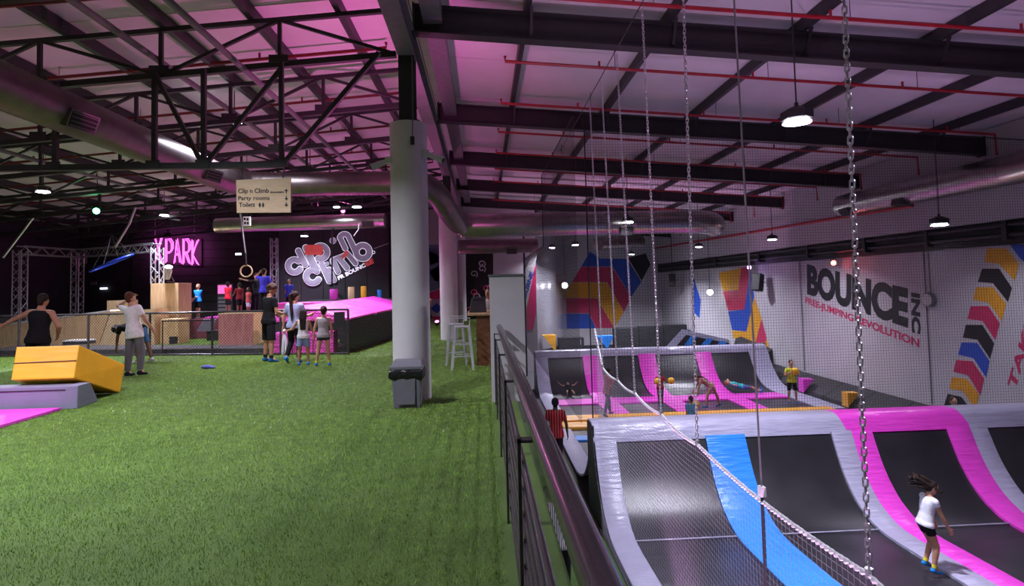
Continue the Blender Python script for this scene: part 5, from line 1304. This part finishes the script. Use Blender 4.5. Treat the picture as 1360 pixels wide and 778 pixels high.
    for s in (-1, 1): part('eye', MB().ball(hp(s * .018, .0525, .006), V(.0065, .004, .005) * H * hs, 10, HM).mesh('eye', smooth=60), mat('eye_dark', (.012, .01, .01), .2, var=0), bo)
    part('mouth', MB().ball(hp(0, .0555, -.034), V(.014, .004, .004) * H * hs, 10, HM).mesh('mouth', smooth=60), mat('lips', (.32, .08, .07), .5, var=0), bo)
    for nm in 'LR':
        an, sh, ff = J['foot' + nm]; dn = sh; sb = MB()
        capsule(sb, an + dn * .022 * H - ff * .015 * H, .024 * H, an + dn * .026 * H + ff * .055 * H, .021 * H); capsule(sb, an + dn * .028 * H + ff * .05 * H, .021 * H, an + dn * .034 * H + ff * .098 * H, .014 * H)
        capsule(sb, an, .024 * H, an + dn * .02 * H, .026 * H)
        part('shoe', remesh(sb, .008 * H, 3, 'shoe'), cloth(shoe))
        if sock: part('sock', MB().tube([an - dn * .045 * H, an - dn * .01 * H], [.026 * H, .025 * H], 14).mesh('sock', smooth=50), cloth(sock))
    J['root'] = root; J['world'] = lambda p: Vector(root.location) + rotm @ p
    return J
BLK = (.012, .012, .014)
def at(px, py): return WZ(px, py, 0)
# ---- upper floor
g = WY(50, 480, 10.9)
person('person in a black tank top with one arm stretched out behind the yellow block', (g.x, 10.9, 0), R(4), 1.74, 'tan', BLK, BLK, (.02, .013, .01), 0, 1.9, lean=(.06, .05, 1), head=(0, .35, 1), aL=((-1, .1, -.42), (-1, .15, -.5)), aR=((.5, -.1, -.9), (-.35, .5, -.5)), build=1.08)
g = at(178, 500)
person('person in a white t-shirt and grey joggers with one arm raised to the head', (g.x, g.y, 0), R(-18), 1.74, 'light', (.86, .85, .88), (.17, .16, .18), (.10, .035, .02), .62, 1.92, lean=(-.12, -.02, 1), head=(-.25, .1, 1),
       aL=((-.9, .2, .25), (.55, .45, .55)), aR=((.35, .3, -1), (.1, .6, -.8)), lL=((-.12, .0, -1), (-.05, -.05, -1)), lR=((.1, .12, -1), (.02, -.08, -1)), shoe=(.02, .02, .03), hem=-.09, flare=1.08)
g = at(185, 482)
person('person in black bending right over beside the one in white', (g.x, g.y, 0), R(80), 1.6, 'brown', BLK, (.05, .15, .3), (.01, .008, .006), .6, .9, lean=(.05, 1, .12), head=(0, .9, -.35), aL=((0, .2, -1), (0, .1, -1)), aR=((0, .25, -1), (0, .1, -1)),
       lL=((0, .12, -1), (0, -.2, -1)), lR=((.05, -.35, -1), (0, -.3, -1)), shoe=(.7, .7, .7), hairdo='curly')
g = at(357, 481)
JB = person('person in black t-shirt and black shorts with curly hair by the fence', (g.x, g.y, 0), R(-38), 1.86, 'tan', BLK, BLK, (.06, .03, .018), .62, 1.0, lean=(.03, .04, 1), head=(.15, .3, 1), hyaw=R(-25),
       aL=((-.22, .1, -1), (.55, .85, -.35)), aR=((.2, .1, -1), (-.1, .9, -.25)), lL=((-.1, .05, -1), (-.03, -.05, -1)), lR=((.12, -.02, -1), (.03, -.06, -1)), shoe=(.02, .1, .25), sock=(.02, .02, .02), hairdo='curly', flare=1.25)
g = at(391, 482)
JW = person('person in pale blue t-shirt with a long ponytail holding a white tassel', (g.x, g.y, 0), R(-6), 1.66, 'light', (.36, .40, .62), BLK, (.03, .012, .008), .7, 1.9, lean=(.02, .02, 1), head=(.1, .2, 1), hyaw=R(-30),
       aL=((-.35, .0, -1), (-.15, .1, -1)), aR=((.3, .3, -1), (.1, .8, .1)), lL=((-.08, .22, -1), (-.1, -.55, -1)), lR=((.06, .1, -1), (.02, -.12, -1)), shoe=(.03, .25, .7), hairdo='pony', tight=.0)
h = JW['world'](JW['handL'])
ts = thing('tassel', 'white stringy tassel hanging from the hand of the ponytailed person', 'tassel', h)
rnd = random.Random(2)
MB().ball(h, (.05, .05, .05), 10).build('knot', M_rope, ts, smooth=60)
for k in range(26):
    a = rnd.uniform(0, 6.28); r = rnd.uniform(.01, .10); MB().tube([h, h + Vector((r * .6 * math.cos(a), r * .6 * math.sin(a), -.22)), h + Vector((r * math.cos(a), r * math.sin(a), -.48 - rnd.uniform(0, .1)))], [.014, .014, .010], 6).build('cord', M_rope, ts, smooth=60)
g = at(403, 485)
person('small child with long dark hair in a white top and blue shorts', (g.x, g.y, 0), R(12), 1.24, 'tan', (.6, .6, .62), (.22, .28, .5), (.015, .009, .007), .0, .75, hs=1.14, head=(.05, .15, 1), aL=((-.5, .1, -.8), (-.7, .5, -.2)), aR=((.3, .2, -1), (.2, .6, -.6)), lL=((-.1, .0, -1), (-.02, -.04, -1)), lR=((.12, .04, -1), (.04, -.06, -1)), hairdo='long', flare=1.3)
g = at(430, 486)
person('small child in a grey vest and dark shorts beside the fence end', (g.x, g.y, 0), R(8), 1.30, 'light', (.34, .33, .34), (.03, .035, .06), (.03, .015, .01), 0, .35, hs=1.14, head=(.06, .1, 1), aL=((-.3, .0, -1), (-.12, .05, -1)), aR=((.22, .05, -1), (-.05, .3, -1)), lL=((-.16, .02, -1), (-.14, -.05, -1)), lR=((.1, .0, -1), (.08, -.05, -1)), hairdo='bun', sock=(.7, .6, .05))
# ---- on the platform
def plat(px, Y): p = WY(px, 400, Y); return (p.x, Y, .80)
person('boy in a bright blue shirt on the platform by the tall box', (plat(263, 22.6)[0], 22.6, .74), R(172), 1.28, 'light', (.02, .24, .72), BLK, (.25, .13, .06), .6, .9, hs=1.12, aL=((.4, .2, -1), (.5, .4, -.3)), aR=((-.45, .1, -1), (.2, .5, -.5)), lL=((.06, .0, -1), (0, 0, -1)), lR=((-.1, .1, -1), (0, -.1, -1)), shoe=(.5, .5, .55))
person('child in a red shirt facing the glowing cabinet', plat(303, 23.4), R(-20), 1.3, 'brown', (.62, .02, .05), BLK, (.01, .008, .006), .6, .9, hs=1.1)
person('child in a dark red shirt among the children on the platform', plat(318, 23.0), R(40), 1.25, 'brown', (.14, .015, .02), BLK, (.01, .008, .006), .6, .9, hs=1.1, aL=((-.3, .3, -1), (0, 1, -.3)))
person('small child in a red and white top on the platform', plat(330, 22.6), R(150), 1.05, 'brown', (.45, .08, .08), (.5, .5, .55), (.05, .03, .02), .6, .9, hs=1.15)
person('person in black pointing along the platform', plat(340, 22.8), R(60), 1.62, 'brown', BLK, BLK, (.01, .008, .006), .6, 1.9, aL=((-.25, 1, .15), (-.2, 1, .25)), aR=((.2, -.1, -1), (.1, .2, -1)))
person('person in a violet-blue shirt standing tallest on the platform', plat(351, 22.2), R(-15), 1.76, 'tan', (.07, .06, .62), BLK, (.03, .02, .015), .7, 1.9, aL=((-.7, .2, .1), (.3, .5, .6)), aR=((.3, .2, -1), (.1, .7, -.5)))
person('person in a blue shirt sitting low behind the curly-haired one', plat(384, 22.6), R(170), 1.35, 'tan', (.04, .05, .42), BLK, (.02, .012, .01), .7, 1.9)
g = WZ(571, 461, 0)
person('person in black walking half hidden behind the camera column', (g.x - .12, g.y, 0), R(178), 1.66, 'tan', BLK, BLK, (.02, .015, .01), 0, 1.0, aL=((.3, .1, -1), (.3, .3, -1)), aR=((-.3, .1, -1), (-.2, .4, -1)), lL=((.02, .2, -1), (.0, -.1, -1)), lR=((-.05, -.2, -1), (-.03, -.35, -1)), shoe=BLK)
person('person in pale clothes behind the bar counter', (.12, 14.6, 0), R(150), 1.62, 'light', (.5, .4, .42), BLK, (.05, .03, .02), .7, 1.9)
# ---- lower level
stripes = stripe_mat('red_black_stripes', (.62, .02, .03), (.012, .012, .014), 5.0)
person('staff member in a red and black striped shirt beside the guard rail', (WY(738, 560, 14.0).x, 14.0, LOW + .015), R(-8), 1.74, 'dark', stripes, BLK, (.006, .005, .005), .7, 1.9, aL=((-.3, .05, -1), (-.1, .15, -1)), aR=((.3, .05, -1), (.1, .15, -1)), shoe=BLK, hem=-.08)
person('staff member in a red and black striped shirt walking on the orange bar', (WY(808, 560, 18.75).x, 18.75, -2.635), R(-60), 1.56, 'brown', stripes, BLK, (.01, .008, .006), .7, 1.9, lean=(.05, .1, 1), aL=((-.2, .3, -1), (-.1, .5, -.8)), aR=((.3, -.1, -1), (.1, .1, -1)), lL=((0, .32, -1), (0, .1, -1)), lR=((0, -.25, -1), (0, -.35, -1)), shoe=BLK, hem=-.08)
J1 = person('child in red holding two yellow balls on the far court', (WY(878, 545, 20.6).x, 20.6, -2.77), R(185), 1.25, 'dark', (.30, .02, .03), (.16, .13, .12), (.008, .006, .005), .6, 1.0, hs=1.1, aL=((-.5, .3, -.8), (-.2, 1, .25)), aR=((.5, .3, -.8), (.2, 1, .25)))
J2 = person('girl in a patterned top bending to pick up a ball', (WY(946, 548, 19.9).x, 19.9, -2.735), R(75), 1.5, 'tan', mat('floral', (.42, .2, .2), .8, var=.8, scale=30), (.42, .25, .25), (.05, .025, .015), .5, .5, lean=(0, .9, .55), head=(.1, .9, .1), hyaw=R(20), aL=((0, .35, -1), (.1, .2, -1)), aR=((.1, .45, -1), (0, .5, -.8)), lL=((-.05, .5, -1), (0, .1, -1)), lR=((.15, -.5, -1), (.1, -.3, -1)), hairdo='long')
JY = person('boy in a yellow shirt holding a ball on the right of the far court', (WY(1053, 537, 20.2).x, 20.2, -2.75), R(170), 1.5, 'light', (.62, .66, .06), BLK, (.05, .03, .02), .6, .95, hs=1.05, aL=((-.45, .3, -.8), (.4, .9, .45)), aR=((.45, .3, -.8), (-.4, .9, .45)), lL=((-.12, 0, -1), (-.05, 0, -1)), lR=((.12, .03, -1), (.05, -.05, -1)))
V_ball = mat('yellow_ball', (.85, .48, .02), .5, var=.1, scale=5)
def dball(p, lab, r=.12):
    t = thing('dodgeball', lab, 'ball', Vector(p) - Vector((0, 0, r)))
    MB().ball(p, r, 20).build('shell', V_ball, t, smooth=60)
    MB().tube([Vector(p) + Vector((r * 1.0 * math.cos(k * math.pi / 16), 0, r * 1.0 * math.sin(k * math.pi / 16))) for k in range(32)], .004, 4, closed=True).build('seam', mat('ball_seam', (.4, .2, .01), .6), t)
for s, lab in (('L', 'yellow dodgeball in the red-shirted child\'s left hand'), ('R', 'yellow dodgeball in the red-shirted child\'s right hand')): dball(J1['world'](J1['hand' + s]) + Vector((0, -.10, .05)), lab)
p = (JY['world'](JY['handL']) + JY['world'](JY['handR'])) / 2; dball(p + Vector((0, -.04, .06)), 'yellow dodgeball held at the chest of the boy in yellow', .13)
p = J2['world'](J2['handL']); dball((p.x - .08, p.y - .05, -2.735 + .13), 'yellow dodgeball lying under the bending girl\'s hand', .13)
# lying on the far ramp
def lying(px, py, Y, zz, yaw, pitch): 
    return Matrix.Rotation(yaw, 3, 'Z') @ Matrix.Rotation(pitch, 3, 'X')
g = WY(990, 512, 22.6)
person('child in a turquoise shirt lying on the far ramp bed', (g.x - .2, 22.5, -2.76), 0, 1.4, 'light', (.05, .45, .5), (.1, .14, .35), (.3, .18, .08), .6, .9, rot=Matrix.Rotation(R(-108), 3, 'Z') @ Matrix.Rotation(R(75), 3, 'X'), aL=((-1, 0, .2), (-1, .1, .2)), aR=((1, .1, -.2), (1, .2, -.3)), lL=((-.25, .1, -1), (-.1, 0, -1)), lR=((.2, .3, -1), (.1, -.2, -1)), z=-2.72, hs=1.08)
g = WY(755, 523, 23.3)
person('small child in black lying spread out on the far ramp bed', (g.x, 23.1, -2.6), 0, 1.0, 'light', BLK, BLK, (.04, .02, .015), .3, .6, rot=Matrix.Rotation(R(180), 3, 'Z') @ Matrix.Rotation(R(62), 3, 'X'), aL=((-1, .2, .1), (-.7, .3, .6)), aR=((1, .2, .1), (.7, .3, .6)), lL=((-.35, .55, -1), (-.1, .2, -1)), lR=((.35, .55, -1), (.1, .2, -1)), z=-2.66, hs=1.12, shoe=(.5, .35, .25))
g = WY(918, 548, 15.8)
person('brown-haired person standing low behind the near ramp top', (g.x, 15.8, LOW + .05), R(10), 1.28, 'tan', (.12, .3, .42), BLK, (.06, .03, .02), .6, .9)
g = WY(1266, 533, 13.6)
person('pale-faced child peering over the pink top pad', (g.x, 13.6, LOW + .1), R(185), 1.40, 'light', (.3, .3, .34), BLK, (.05, .03, .02), .6, .9, hs=1.1)
# the girl on the near court
g = WZ(1232, 756, -2.72)
person('girl in white top and black shorts with flying dark hair mid-jump', (g.x, g.y, -2.74), R(-95), 1.34, 'tan', (.70, .69, .73), BLK, (.022, .012, .009), .35, .45, lean=(0, .22, 1), head=(0, .45, 1), hyaw=R(-15), aL=((-.1, .3, -1), (-.05, .45, -1)), aR=((.12, .35, -1), (.0, .5, -1)),
       lL=((-.06, .42, -1), (-.02, -.32, -1)), lR=((.08, .30, -1), (.03, -.2, -1)), shoe=(.02, .22, .62), sock=(.75, .62, .05), hairdo='flying', hem=-.03, lift=.0)
# someone passing below the guard rail
g = WX(741, 722, .95)
person('person in a black and white patterned top below the guard rail', (.98, g.y + .1, LOW + .015), R(0), 1.72, 'light', stripe_mat('zebra', (.75, .75, .78), (.02, .02, .02), 12), BLK, (.4, .26, .1), 1.5, 1.9)
